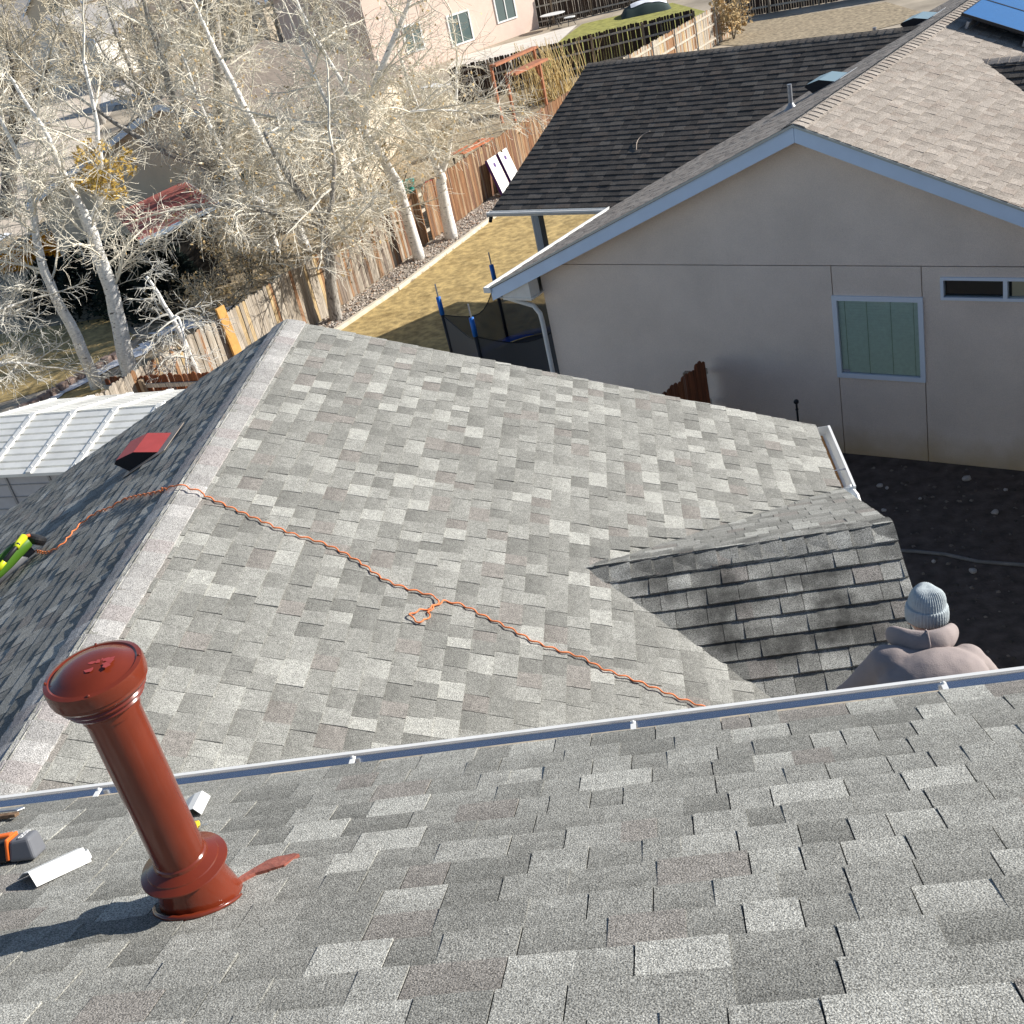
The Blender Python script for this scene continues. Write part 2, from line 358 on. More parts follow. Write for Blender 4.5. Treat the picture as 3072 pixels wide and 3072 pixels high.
sheet('lawn', [(-34, 33), (-15.2, 31.0), (-13.6, 28.6), (-14.6, 25.8), (-17, 25), (-30, 26)], m_lawn, .012)
sheet('lawn', [(-13.6, 25.6), (-11.2, 23.5), (-13, 17), (-17, 20), (-16, 24)], m_lawn, .014)
sheet('lawn', [(-3.6, 66.2), (-1.6, 74.3), (3.8, 75.2), (5.6, 66), (3.9, 58), (-3.8, 56.4)], m_lawn2, .008)
sheet('patio_slab', [(-9, 71.5), (-1.9, 74.4), (-3.4, 65.9), (-6.2, 64.6), (-9.2, 67)], m_conc, .016)
sheet('dirt_yard', [(4.0, 57.6), (5.8, 61.4), (12.5, 58.5), (13, 52.5), (7.5, 51)], m_litter, .018)
sheet('street', [(-24, 45), (-27.2, 55.5), (-31.4, 71), (-37, 90), (-46, 112), (-57, 110), (-50, 99), (-41, 80), (-34, 62), (-30, 48)], m_street, .02)
sheet('driveway', [(-37, 86), (-44, 104), (-41.5, 108), (-36.8, 96), (-33, 84)], m_conc, .03)
for k, poly in enumerate(([(-15.3, 24.2), (-14.6, 25.3), (-13.9, 26.9), (-13.0, 28.0), (-12.6, 27.4), (-13.4, 26.4), (-14.3, 24.9), (-14.9, 23.9)],
                          [(-13.2, 28.6), (-12.2, 29.6), (-10.7, 29.9), (-10.5, 29.2), (-11.6, 28.5), (-12.6, 28.2)],
                          [(-27.5, 44), (-26.9, 46.5), (-25.2, 46), (-25.8, 43.6)])):
    rng = random.Random(k); pts = []
    for i in range(len(poly)):
        p, q = V(poly[i]), V(poly[(i + 1) % len(poly)])
        for j in range(7): pts.append(p.lerp(q, j / 7) + V((rng.uniform(-.14, .14), rng.uniform(-.14, .14))))
    o = sheet('snow_patch', pts, m_snow, .03, st=.35)
    for v in o.data.vertices: v.co.z += max(0, mnoise.noise((v.co.x * 2.2, v.co.y * 2.2, k))) * .13

# ------------------------------------------------------------------ the near house
hs = thing('house', 'grey shingled house whose roof slopes fill the foreground', 'house', (-2.5, 5, -.8))
RZ = 6.43                                               # height of the foreground slope above the origin
roof_a = slab('roof', (6.5, 3.236, RZ - T5 * 3.236), (-1, 0, 0), (0, -CP, SP), 13., 6.0, m_deck, hs)
roof_a['label'] = 'nearest roof slope with the red pipe'
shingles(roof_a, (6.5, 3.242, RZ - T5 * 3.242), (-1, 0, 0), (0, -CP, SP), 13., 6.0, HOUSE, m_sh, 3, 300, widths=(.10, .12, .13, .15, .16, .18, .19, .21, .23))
roof_b = slab('roof', (1.29, 3.06, 2.858), (0, 1, 0), (-CP, 0, SP), 6.77, 4.54 / CP, m_deck, hs)
roof_b['label'] = 'sunlit slope crossed by the orange cord'
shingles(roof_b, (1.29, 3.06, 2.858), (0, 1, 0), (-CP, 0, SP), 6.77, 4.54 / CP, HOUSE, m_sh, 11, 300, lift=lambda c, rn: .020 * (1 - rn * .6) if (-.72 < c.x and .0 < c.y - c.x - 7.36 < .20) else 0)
roof_c = slab('roof', (-7.79, 9.83, 2.858), (0, -1, 0), (CP, 0, SP), 6.77, 4.54 / CP, m_deck, hs)
roof_c['label'] = 'shaded slope beyond the ridge with the box vent'
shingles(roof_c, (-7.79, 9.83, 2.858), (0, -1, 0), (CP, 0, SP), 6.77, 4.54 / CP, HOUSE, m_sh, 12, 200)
CAPS = [((.46, .445, .425), 20), ((.39, .378, .36), 40), ((.345, .333, .318), 30), ((.37, .34, .325), 15)]
capline(roof_b, (-3.25, 9.83, 4.75), (-3.25, 3.1, 4.75), (1, 0, 0), CAPS, m_sh, 4, half=.16)
cg = slab('cross_gable', (-.75, 4.63, 2.862), (1, 0, 0), (0, CP, SP), 2.05, 1.985 / CP, m_deck, hs)
roof_d = slab('roof', (1.30, 8.6, 2.862), (-1, 0, 0), (0, -CP, SP), 2.05, 1.985 / CP, m_deck, hs)
cg['label'] = 'small gable roof facing the gutter'; roof_d['label'] = 'far slope of the small gable roof'
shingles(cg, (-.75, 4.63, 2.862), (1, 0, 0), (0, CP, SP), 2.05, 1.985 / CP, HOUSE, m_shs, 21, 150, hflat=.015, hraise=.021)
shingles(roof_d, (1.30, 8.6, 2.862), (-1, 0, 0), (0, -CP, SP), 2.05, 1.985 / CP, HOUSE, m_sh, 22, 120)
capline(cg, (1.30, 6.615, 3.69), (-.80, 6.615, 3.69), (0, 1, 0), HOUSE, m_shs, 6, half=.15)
# walls under the roofs
b = MB()
b.box((-6, 2.9, 2.0), (12, 0, 0), (0, -.2, 0), (0, 0, 2.75)); b.box((5.8, 2.7, -.8), (.2, 0, 0), (0, -4.5, 0), (0, 0, 6.6)); b.box((-6, 2.7, -.8), (.2, 0, 0), (0, -4.5, 0), (0, 0, 6.6))
b.box((.75, 3.0, -.9), (.2, 0, 0), (0, 6.5, 0), (0, 0, 3.6)); b.box((-7.4, 3.0, -.9), (.2, 0, 0), (0, 6.5, 0), (0, 0, 3.6))
b.add([(-7.2, 9.3, -.9), (.95, 9.3, -.9), (.95, 9.3, 2.75), (-3.25, 9.3, 4.5), (-7.2, 9.3, 2.75), (-7.2, 9.5, -.9), (.95, 9.5, -.9), (.95, 9.5, 2.75), (-3.25, 9.5, 4.5), (-7.2, 9.5, 2.75)],
      [(0, 1, 2, 3, 4), (9, 8, 7, 6, 5), (0, 5, 6, 1), (1, 6, 7, 2), (2, 7, 8, 3), (3, 8, 9, 4), (4, 9, 5, 0)])
b.add([(1.0, 5.0, 0), (1.0, 8.2, 0), (1.0, 8.2, 2.8), (1.0, 6.615, 3.5), (1.0, 5.0, 2.8), (.96, 5.0, 0), (.96, 8.2, 0), (.96, 8.2, 2.8), (.96, 6.615, 3.5), (.96, 5.0, 2.8)],
      [(0, 1, 2, 3, 4), (9, 8, 7, 6, 5), (0, 5, 6, 1), (1, 6, 7, 2), (2, 7, 8, 3), (3, 8, 9, 4), (4, 9, 5, 0)])
b.obj('wall', m_house, hs, fix=True)
# rake and eave boards
b = MB()
b.box((1.27, 9.80, 2.83), (-4.52, 0, 4.52 * T5), (0, -.025, 0), (0, 0, -.16)); b.box((-7.77, 9.80, 2.83), (4.52, 0, 4.52 * T5), (0, -.025, 0), (0, 0, -.16))
b.box((1.28, 4.66, 2.835), (0, 1.95, 1.95 * T5), (-.025, 0, 0), (0, 0, -.15)); b.box((1.28, 8.57, 2.835), (0, -1.95, 1.95 * T5), (-.025, 0, 0), (0, 0, -.15))
b.box((-6.4, 3.228, 5.03), (12.8, 0, 0), (0, -.02, 0), (0, 0, -.18)); b.box((1.268, 8.3, 2.83), (0, 1.5, 0), (-.02, 0, 0), (0, 0, -.16))
b.obj('fascia', m_fascia, hs, fix=True)
# the long foreground gutter
def sweep(mb, prof, p0, p1, side, th, mi=0):            # prof: (out, up) open line, given thickness by offsetting
    p0, p1, side = V(p0), V(p1), V(side); n = len(prof); off = []
    for i, (x, z) in enumerate(prof):
        x0, z0 = prof[max(i - 1, 0)]; x1, z1 = prof[min(i + 1, n - 1)]; l = math.hypot(x1 - x0, z1 - z0) or 1; off.append((x + (z1 - z0) / l * th, z - (x1 - x0) / l * th))
    pr = prof + off[::-1]; m = len(pr); vs = [q + side * x + V((0, 0, z)) for q in (p0, p1) for x, z in pr]
    mb.add(vs, [(i, (i + 1) % m, m + (i + 1) % m, m + i) for i in range(m)] + [tuple(range(m)), tuple(range(2 * m - 1, m - 1, -1))], mi=mi)
GPL = [(0, .03), (0, -.045), (.105, -.045), (.148, -.031), (.180, -.004), (.168, -.001), (.167, -.008)]
GP = [(.0, .0), (.0, -.085), (.082, -.085), (.098, -.060), (.122, -.036), (.128, -.002), (.110, -.001), (.109, -.014)]
b = MB(); sweep(b, GPL, (-6.6, 3.25, 4.99), (6.6, 3.25, 4.99), (0, 1, 0), .0022)
gut = b.obj('gutter', m_gut, hs, fix=True); gut['label'] = 'long white gutter along the near eave'
b = MB(); n = 160; rng = random.Random(5)
for i in range(n):
    x0, x1 = -6.5 + 13 * i / n, -6.5 + 13 * (i + 1) / n; f = lambda x: .010 * mnoise.noise((x * 1.7, 0, 0)); zb = 4.9475
    b.quad((x0, 3.254, zb), (x1, 3.254, zb), (x1, 3.355, zb), (x0, 3.355, zb)); b.quad((x0, 3.355, zb), (x1, 3.355, zb), (x1, 3.397 + f(x1) * .3, zb + .0145 + f(x1) * .1), (x0, 3.397 + f(x0) * .3, zb + .0145 + f(x0) * .1))
o = b.obj('gutter_tan_strip', m_gutter_tan, None); o.parent = gut  # tan strip over the trough floor and lower front
b = MB(); b.box((-6.6, 3.416, 4.9885), (13.2, 0, 0), (0, .016, 0), (0, 0, .004)); o = b.obj('gutter_lip', m_white, None); o.parent = gut
for x in (-4.6, -3.52, -2.46, -1.40, -.31, .81, 1.9, 3.0):
    b = MB(); b.box((x - .010, 3.25, 4.998), (.020, 0, 0), (0, .150, -.010), (0, 0, .005)); b.ball((x, 3.392, 4.995), .007, 8)
    o = b.obj('gutter_hanger', m_white, None); o.parent = gut
# short gutter on the sunlit slope's eave
b = MB(); sweep(b, GP, (1.285, 9.80, 2.852), (1.285, 8.62, 2.852), (1, 0, 0), .0022)
for y in (9.80, 8.62): b.box((1.285, y, 2.850), (.127, 0, 0), (0, -.003 if y > 9 else .003, 0), (0, 0, -.086))
gut2 = b.obj('gutter', m_white, hs, fix=True); gut2['label'] = 'short white gutter piece at the far eave corner'
b = MB(); b.box((1.29, 8.66, 2.768), (.045, 0, 0), (0, 1.1, 0), (0, 0, .012)); o = b.obj('leaf_debris', m_rust, None); o.parent = gut2
b = MB(); b.box((1.285, 8.95, 2.838), (.12, 0, 0), (0, .016, 0), (0, 0, .004)); o = b.obj('gutter_hanger', m_grey, None); o.parent = gut2
b = MB(); b.tube([(1.36, 8.66, 2.83), (1.40, 8.58, 2.78), (1.42, 8.50, 2.70), (1.20, 8.40, 2.45), (1.06, 8.35, 2.2), (1.06, 8.35, .05)], .032, 8); o = b.obj('downspout', m_white, hs)
# flue pipe
PX, PY = -1.505, 2.262; PZ = RZ - T5 * PY
fp = MB(); fp.lathe((PX, PY, PZ), [(.0715, .05), (.0715, .69), (.076, .693), (.076, .712), (.072, .715), (.072, .735)], 48)
pipe = sharp(fp.obj('flue_pipe', m_red, hs), 30); pipe['label'] = 'brick red flue pipe with domed cap'
b = MB(); b.box((PX - .0730, PY - .008, PZ + .14), (.003, 0, 0), (0, .012, 0), (0, 0, .54)); o = b.obj('seam', m_red, None); o.parent = pipe
b = MB(); b.lathe((PX, PY, PZ), [(.127, -.08), (.122, -.03), (.112, .02), (.097, .085), (.086, .142), (.078, .144)], 48); o = sharp(b.obj('flashing_cone', m_red, None)); o.parent = pipe
b = MB(); b.lathe((PX, PY, PZ), [(.0712, .186), (.075, .181), (.0765, .172), (.100, .158), (.1015, .155), (.121, .1445), (.1225, .1415), (.120, .1405), (.100, .150), (.074, .163)], 48); o = sharp(b.obj('storm_collar', m_red, None), 20); o.parent = pipe
CAPP = [(.082, .712), (.092, .722), (.100, .724), (.108, .732), (.104, .738), (.112, .742), (.121, .752), (.117, .758), (.124, .762), (.133, .774), (.131, .780), (.136, .784), (.1365, .812), (.134, .820), (.122, .823), (.116, .820), (.112, .8215), (.095, .832), (.07, .8425), (.04, .8485), (.012, .850), (.0005, .850)]
b = MB(); b.lathe((PX, PY, PZ), [(r * .925, z) for r, z in CAPP], 56); o = sharp(b.obj('pipe_cap', m_red, None), 28); o.parent = pipe
b = MB()
for k in range(4): an = k * math.pi / 2 + .3; b.ball((PX + .118 * math.cos(an), PY + .118 * math.sin(an), PZ + .8225), .004, 8)
o = b.obj('rivet', m_red, None); o.parent = pipe
b = MB(); rng = random.Random(2)
for k in range(9):
    cx, cy = PX + .035 + rng.uniform(-.03, .03), PY - .02 + rng.uniform(-.02, .02)
    b.add([(cx + rng.uniform(.006, .017) * math.cos(j * 1.05), cy + rng.uniform(.004, .012) * math.sin(j * 1.05), PZ + .8475 + k * .00035) for j in range(6)], [tuple(range(6))])
o = b.obj('paint_blister', m_redm, None); o.parent = pipe
# painted sealant trail beside the pipe and the lump of sealant at its foot
def onroof(x, y, h=0): return V((x, y, RZ - T5 * y)) + V((0, SP, CP)) * h
b = MB(); ctr = [(-1.44, 2.31, .06), (-1.42, 2.355, .065), (-1.395, 2.395, .058), (-1.37, 2.42, .052), (-1.345, 2.43, .05), (-1.32, 2.437, .047), (-1.297, 2.44, .036)]; rng = random.Random(8); vs = []
for x, y, r in ctr: vs += [onroof(x + .3 * r, y + r * rng.uniform(.9, 1.1), .0125 + rng.uniform(0, .002)), onroof(x - .3 * r, y - r * rng.uniform(.9, 1.1), .0125 + rng.uniform(0, .002))]
b.add(vs + [v - V((0, 0, .012)) for v in vs], [f for i in range(6) for f in [(2 * i, 2 * i + 1, 2 * i + 3, 2 * i + 2)]] + [(2 * i, 2 * i + 2, 14 + 2 * i + 2, 14 + 2 * i) for i in range(6)] + [(2 * i + 3, 2 * i + 1, 14 + 2 * i + 1, 14 + 2 * i + 3) for i in range(6)] + [(12, 13, 27, 26)])
o = b.obj('sealant_smear', mat('dull_red_sealant', (.27, .085, .06), .45, vary=.25, vscale=25, bump=.4, bscale=60), None); o.parent = pipe
b = MB(); bp = []
for k in range(21):
    an = R(195 + k * 8); bp.append(onroof(PX + .127 * math.cos(an), PY + .120 * math.sin(an), .010 + .003 * mnoise.noise((k * .7, 0, 0))))
b.tube(bp, [.004 + .004 * abs(mnoise.noise((k * .45, 3, 0))) + .004 * math.sin(math.pi * k / 20) for k in range(21)], 7)
o = b.obj('sealant_bead', m_red, None, smooth=True); o.parent = pipe
# box vent on the shaded slope
Wc, Uc, Nc = V((CP, 0, SP)), V((0, -1, 0)), V((-SP, 0, CP))
def onc(x, y, h): return V((x, y, 4.75 + T5 * (x + 3.25))) + Nc * h
def vent(parent, base, Wd, Ud, Nd, mats, sc=1., wide=.35, name='box_vent'):
    P_ = lambda u, v, h: V(base) + Ud * u + Wd * v + Nd * h
    b = MB(); b.box(P_(-.08, -.05, .0105), Ud * (wide + .16), Wd * (.46 * sc), Nd * .004); o = b.obj(name, mats[1], parent, fix=True)
    pr = [(0, .005), (-.065, .125), (-.03, .142), (.14, .12), (.31, .012)]; pr = [(x * sc, y * sc) for x, y in pr]; h = MB()
    h.add([P_(u, v, k) for u in (0, wide) for v, k in pr], [(5, 6, 1, 0), (6, 7, 2, 1), (7, 8, 3, 2), (8, 9, 4, 3)])
    h.add([P_(0, v, k) for v, k in pr], [(0, 1, 2, 3, 4)], mi=1); h.add([P_(wide, v, k) for v, k in pr], [(4, 3, 2, 1, 0)], mi=1)  # hood ends near black: the shade of these sides is put into the colour
    q = h.obj('vent_hood', [mats[0], m_dark], None); q.parent = o; return o
vb = vent(hs, onc(-4.26, 8.35, .0), Wc, Uc, Nc, (m_redm, m_ventg)); vb['label'] = 'dark red box vent'
# a few torn bits on the slope
# ------------------------------------------------------------------ the stucco house next door
A_, B_ = V((-.852179, .523250, 0)), V((.523250, .852179, 0)); Zv = V((0, 0, 1))
def ab(a, b, z): return A_ * a + B_ * b + Zv * z
nh = thing('stucco_house', 'tan stucco house next door with blue-white fascia and patio roof', 'house', ab(6, 18, 0))
WB = 13.56; RA, RZ2 = 5.85, 4.575; EL, ER = 10.90, .80; EZ = RZ2 - T5 * (EL - RA)
# gable wall as separate stucco panels with open joints
wl = MB(); wl.add([ab(10.18, WB + .085, -.9), ab(1.55, WB + .085, -.9), ab(1.55, WB + .085, 2.66), ab(RA, WB + .085, 4.42), ab(10.18, WB + .085, 2.66)] + [ab(10.18, WB + .2, -.9), ab(1.55, WB + .2, -.9), ab(1.55, WB + .2, 2.66), ab(RA, WB + .2, 4.42), ab(10.18, WB + .2, 2.66)],
                  [(0, 1, 2, 3, 4), (9, 8, 7, 6, 5), (0, 5, 6, 1), (1, 6, 7, 2), (2, 7, 8, 3), (3, 8, 9, 4), (4, 9, 5, 0)])
wl.box(ab(10.18, WB + .2, -.9), A_ * -.2, B_ * 12.4, Zv * 3.5); wl.box(ab(1.55, WB + .2, -.9), A_ * .2, B_ * 12.4, Zv * 3.5); wl.box(ab(10.18, WB + 12.4, -.9), A_ * -8.6, B_ * .2, Zv * 3.5)
wall = wl.obj('wall', m_stuccodark, nh, fix=True)
def panel(poly, hole=None, nm='stucco_panel'):
    b = MB(); P2 = lambda p, d: ab(p[0], WB + d, p[1])
    if hole:
        (a0, z0), (a1, z1) = poly; (h0, k0), (h1, k1) = hole
        for (x0, y0, x1, y1) in ((a0, z0, a1, k0), (a0, k1, a1, z1), (a0, k0, h0, k1), (h1, k0, a1, k1)):
            if abs(x1 - x0) > .01 and abs(y1 - y0) > .01: b.quad(P2((x0, y0), 0), P2((x1, y0), 0), P2((x1, y1), 0), P2((x0, y1), 0))
        for x0, y0, x1, y1 in ((h0, k0, h1, k0), (h1, k0, h1, k1), (h1, k1, h0, k1), (h0, k1, h0, k0)): b.quad(P2((x0, y0), 0), P2((x1, y1), 0), P2((x1, y1), .09), P2((x0, y0), .09))
        poly = [(a0, z0), (a1, z0), (a1, z1), (a0, z1)]
        n = 4; vs = [P2(p, 0) for p in poly] + [P2(p, .082) for p in poly]; b.add(vs, [(i, (i + 1) % n, n + (i + 1) % n, n + i) for i in range(n)])
    else:
        n = len(poly); vs = [P2(p, 0) for p in poly] + [P2(p, .082) for p in poly]
        b.add(vs, [tuple(range(n)), tuple(range(2 * n - 1, n - 1, -1))] + [(i, (i + 1) % n, n + (i + 1) % n, n + i) for i in range(n)])
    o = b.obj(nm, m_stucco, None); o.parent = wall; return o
J = .006; JZ = 2.70; s1, s2 = 5.665, 4.53
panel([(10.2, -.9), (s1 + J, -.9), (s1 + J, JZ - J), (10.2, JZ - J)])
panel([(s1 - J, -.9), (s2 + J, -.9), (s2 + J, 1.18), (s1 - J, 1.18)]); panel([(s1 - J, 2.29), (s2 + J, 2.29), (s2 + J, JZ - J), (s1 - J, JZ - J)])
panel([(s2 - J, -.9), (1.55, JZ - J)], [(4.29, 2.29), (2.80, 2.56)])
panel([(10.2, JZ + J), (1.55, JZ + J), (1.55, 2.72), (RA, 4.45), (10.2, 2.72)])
# big window with blinds
def frame(mb, a0, z0, a1, z1, wdt, d0, d1):
    for (x0, y0, x1, y1) in ((a0, z0, a1, z0 + wdt), (a0, z1 - wdt, a1, z1), (a0, z0 + wdt, a0 - wdt, z1 - wdt), (a1 + wdt, z0 + wdt, a1, z1 - wdt)):
        mb.box(ab(x0, WB + d0, y0), A_ * (x1 - x0), B_ * (d1 - d0), Zv * (y1 - y0))
b = MB(); frame(b, s1 + .012, 1.165, s2 - .012, 2.305, .062, -.03, .06); wn = bevel(b.obj('window', m_frame, nh, fix=True), .004); wn['label'] = 'square window with closed blinds'
m_pane = bpy.data.materials.new('clear_pane'); m_pane.use_nodes = True
_t = m_pane.node_tree; _n = _t.nodes; _mx = _n.new('ShaderNodeMixShader'); _tr = _n.new('ShaderNodeBsdfTransparent'); _gl = _n.new('ShaderNodeBsdfGlossy'); _fr = _n.new('ShaderNodeFresnel')
_gl.inputs['Roughness'].default_value = .02; _fr.inputs[0].default_value = 1.5; _tr.inputs[0].default_value = (.92, .99, .97, 1)
_t.links.new(_fr.outputs[0], _mx.inputs[0]); _t.links.new(_tr.outputs[0], _mx.inputs[1]); _t.links.new(_gl.outputs[0], _mx.inputs[2]); _t.links.new(_mx.outputs[0], _n['Material Output'].inputs[0])
b = MB(); b.quad(ab(s1 - .05, WB + .012, 1.227), ab(s2 + .05, WB + .012, 1.227), ab(s2 + .05, WB + .012, 2.243), ab(s1 - .05, WB + .012, 2.243)); o = b.obj('pane', m_pane, None); o.parent = wn
nsl = 27
for k in range(nsl):
    z = 1.235 + k * (1.0 / nsl); b = MB(); b.add([ab(s1 - .055, WB + .016, z), ab(s2 + .055, WB + .016, z), ab(s2 + .055, WB + .034, z + .0285), ab(s1 - .055, WB + .034, z + .0285), ab(s1 - .055, WB + .018, z), ab(s2 + .055, WB + .018, z), ab(s2 + .055, WB + .036, z + .0285), ab(s1 - .055, WB + .036, z + .0285)],
             [(0, 1, 2, 3), (7, 6, 5, 4), (0, 4, 5, 1), (1, 5, 6, 2), (2, 6, 7, 3), (3, 7, 4, 0)]); o = b.obj('blind_slat', m_blind, None); o.parent = wn
b = MB()
for q in (.08, .36, .66, .94): b.box(ab(s1 - .055 - q * 1.02, WB + .0135, 1.235), A_ * -.003, B_ * .002, Zv * 1.0)
o = b.obj('blind_cord', m_green, None); o.parent = wn
b = MB(); b.box(ab(s1 - .06, WB + .0135, 1.235), A_ * -.09, B_ * -.002, Zv * .032); o = b.obj('window_sticker', m_car2, None); o.parent = wn
# slider window
b = MB(); frame(b, 4.30, 2.28, 2.79, 2.57, .036, -.028, .06); b.box(ab(3.58, WB - .026, 2.316), A_ * -.05, B_ * .08, Zv * .218)
w2 = bevel(b.obj('window', m_frame, nh, fix=True), .003); w2['label'] = 'narrow slider window under the eave joint'
b = MB()
for (q0, q1, dd) in ((4.265, 3.58, .014), (3.53, 2.825, .02)): b.quad(ab(q0, WB + dd, 2.316), ab(q1, WB + dd, 2.316), ab(q1, WB + dd, 2.536), ab(q0, WB + dd, 2.536))
o = b.obj('pane', m_pane, None); o.parent = w2
b = MB(); b.box(ab(4.25, WB + .05, 2.34), A_ * -.65, B_ * .01, Zv * .17); o = b.obj('shade', mat('brown_shade', (.10, .075, .065), .9), None); o.parent = w2
for (q, wd, m_) in ((3.50, .20, m_beige), (3.29, .06, m_blind), (3.22, .10, m_terra), (3.10, .26, m_cream)):
    b = MB(); b.box(ab(q, WB + .055, 2.32), A_ * -wd, B_ * .02, Zv * .2); o = b.obj('stored_goods', m_, None); o.parent = w2
# roof slopes
rn_ = slab('roof', ab(EL, 26, EZ), -B_, A_ * -CP + Zv * SP, 12.79, (EL - RA) / CP, m_deck, nh); rn_['label'] = 'slope of the stucco house towards the patio'
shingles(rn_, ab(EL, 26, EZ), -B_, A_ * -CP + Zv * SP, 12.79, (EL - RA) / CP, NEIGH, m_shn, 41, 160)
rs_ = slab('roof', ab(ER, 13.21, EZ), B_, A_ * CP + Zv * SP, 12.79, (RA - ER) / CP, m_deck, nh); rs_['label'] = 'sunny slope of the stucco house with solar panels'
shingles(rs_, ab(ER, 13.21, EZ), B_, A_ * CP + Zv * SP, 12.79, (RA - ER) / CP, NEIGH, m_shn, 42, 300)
capline(rs_, ab(RA, 13.21, RZ2), ab(RA, 26, RZ2), A_, NEIGH, m_shn, 43, half=.15)
# fascia boards, drip edge, soffit
def rakeb(mb, a0, a1, z0, z1, bb, th, h): mb.add([ab(a0, bb, z0), ab(a1, bb, z1), ab(a1, bb, z1 - h), ab(a0, bb, z0 - h), ab(a0, bb + th, z0), ab(a1, bb + th, z1), ab(a1, bb + th, z1 - h), ab(a0, bb + th, z0 - h)], [(0, 1, 2, 3), (7, 6, 5, 4), (0, 4, 5, 1), (1, 5, 6, 2), (2, 6, 7, 3), (3, 7, 4, 0)])
b = MB(); rakeb(b, EL + .02, RA + .002, EZ - .045, RZ2 - .036, 13.22, .03, .185); rakeb(b, RA - .002, ER, RZ2 - .036, EZ - .036, 13.22, .03, .185); b.obj('fascia', m_fascia, nh)
b = MB(); rakeb(b, EL + .03, RA, EZ - .006, RZ2 - .004, 13.195, .05, .03); rakeb(b, RA, ER, RZ2 - .004, EZ - .006, 13.195, .05, .03); b.obj('drip_edge', mat('drip_edge_metal', (.42, .45, .44), .4, metal=.3), nh)
b = MB(); rakeb(b, EL, RA, EZ - .21, RZ2 - .20, 13.25, .32, .012); rakeb(b, RA, ER, RZ2 - .20, EZ - .20, 13.25, .32, .012); b.box(ab(EL - .02, 13.25, EZ - .2), A_ * -.7, B_ * 12.4, Zv * .012); b.obj('soffit', m_cream, nh, fix=True)
b = MB(); b.add([ab(10.22, 13.26, 2.72), ab(10.75, 13.26, EZ - .15), ab(10.75, 13.26, EZ - .23), ab(10.22, 13.26, EZ - .23), ab(10.22, 13.5, 2.72), ab(10.75, 13.5, EZ - .15), ab(10.75, 13.5, EZ - .23), ab(10.22, 13.5, EZ - .23)], [(0, 1, 2, 3), (7, 6, 5, 4), (0, 4, 5, 1), (1, 5, 6, 2), (2, 6, 7, 3), (3, 7, 4, 0)]); b.obj('soffit_return', m_cream, nh)
b = MB(); sweep(b, GP, ab(EL + .005, 13.19, EZ - .01), ab(EL + .005, 17.0, EZ - .01), A_, .0025); b.box(ab(EL + .005, 13.19, EZ - .012), A_ * .128, B_ * .004, Zv * -.085); sweep(b, GP, ab(EL + .005, 25.1, EZ - .01), ab(EL + .005, 26, EZ - .01), A_, .0025); b.obj('gutter', m_white, nh, fix=True)
b = MB(); b.tube([ab(10.96, 13.42, EZ - .09), ab(10.93, 13.42, EZ - .17), ab(10.80, 13.42, EZ - .26), ab(10.36, 13.46, 2.08), ab(10.275, 13.47, 1.95), ab(10.262, 13.47, 1.8), ab(10.262, 13.47, -.75)], .037, 8); o = sharp(b.obj('downspout', m_white, nh), 50)
# patio roof
PB, PR, PA, PZ2 = 17.05, 21.12, 13.62, 2.44; PRZ = PZ2 + T5 * (PR - PB)
pr = slab('patio_roof', ab(PA, PB, PZ2), -A_, B_ * CP + Zv * SP, PA - 6.9, (PR - PB) / CP, m_deck, nh); pr['label'] = 'dark shingled patio roof'
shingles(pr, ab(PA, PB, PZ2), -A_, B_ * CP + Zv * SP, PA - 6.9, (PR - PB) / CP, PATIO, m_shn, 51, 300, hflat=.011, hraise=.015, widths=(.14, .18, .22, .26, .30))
pr2 = slab('roof', ab(7.0, 2 * PR - PB, PZ2), A_, B_ * -CP + Zv * SP, PA - 7.0, (PR - PB) / CP, m_roofb, nh)
capline(pr, ab(PA, PR, PRZ), ab(7.2, PR, PRZ), B_, [((.15, .135, .12), 1), ((.13, .115, .1), 1)], m_shn, 52, half=.14)
b = MB(); sweep(b, GP, ab(PA + .05, PB - .005, PZ2 - .01), ab(11.06, PB - .005, PZ2 - .01), -B_, .0025)
for q in (PA + .05, 11.06): b.box(ab(q, PB - .005, PZ2 - .012), B_ * -.128, A_ * .004, Zv * -.085)
o = b.obj('gutter', m_white, nh, fix=True); o['label'] = 'white gutter on the patio roof'
b = MB(); b.tube([ab(PA + .01, PB - .06, PZ2 - .09), ab(PA + .05, PB - .07, PZ2 - .2)], .04, 6); b.obj('downspout_stub', m_blk, nh)
b = MB(); b.box(ab(PA - .08, PB + .25, PZ2 - .18), A_ * -2.6, B_ * .09, Zv * .16); b.box(ab(PA - .08, PB + .25, PZ2 - .18), A_ * -.09, B_ * 7.6, Zv * .16); b.box(ab(PA - .02, PB + .02, PZ2 - .05), A_ * -.03, B_ * (PR - PB), Zv * T5 * (PR - PB) * 0 + Zv * .02); b.obj('beam', m_fascia, nh, fix=True)
for pb in (17.95, 24.1):
    b = MB(); b.box(ab(13.44, pb, -.82), A_ * -.17, B_ * .17, Zv * 3.2)
    for q in range(3): b.box(ab(13.44 - .03 - q * .045, pb - .006, -.8), A_ * -.02, B_ * .008, Zv * 3.1)
    b.obj('post', mat('grey_post_paint', (.40, .43, .46), .6), nh, fix=True)
# wing of the same house, out of view, placed to shade the side yard
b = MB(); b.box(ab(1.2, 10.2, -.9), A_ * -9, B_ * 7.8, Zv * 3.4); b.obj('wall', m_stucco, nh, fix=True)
for (o0, w_) in ((9.8, 1), (18.4, -1)):
    b = MB(); b.box(ab(1.5, o0, 2.42), A_ * -9.6, B_ * (4.3 * w_) + Zv * 4.3 * T5, Zv * .1); b.obj('roof', m_roofg, nh, fix=True)
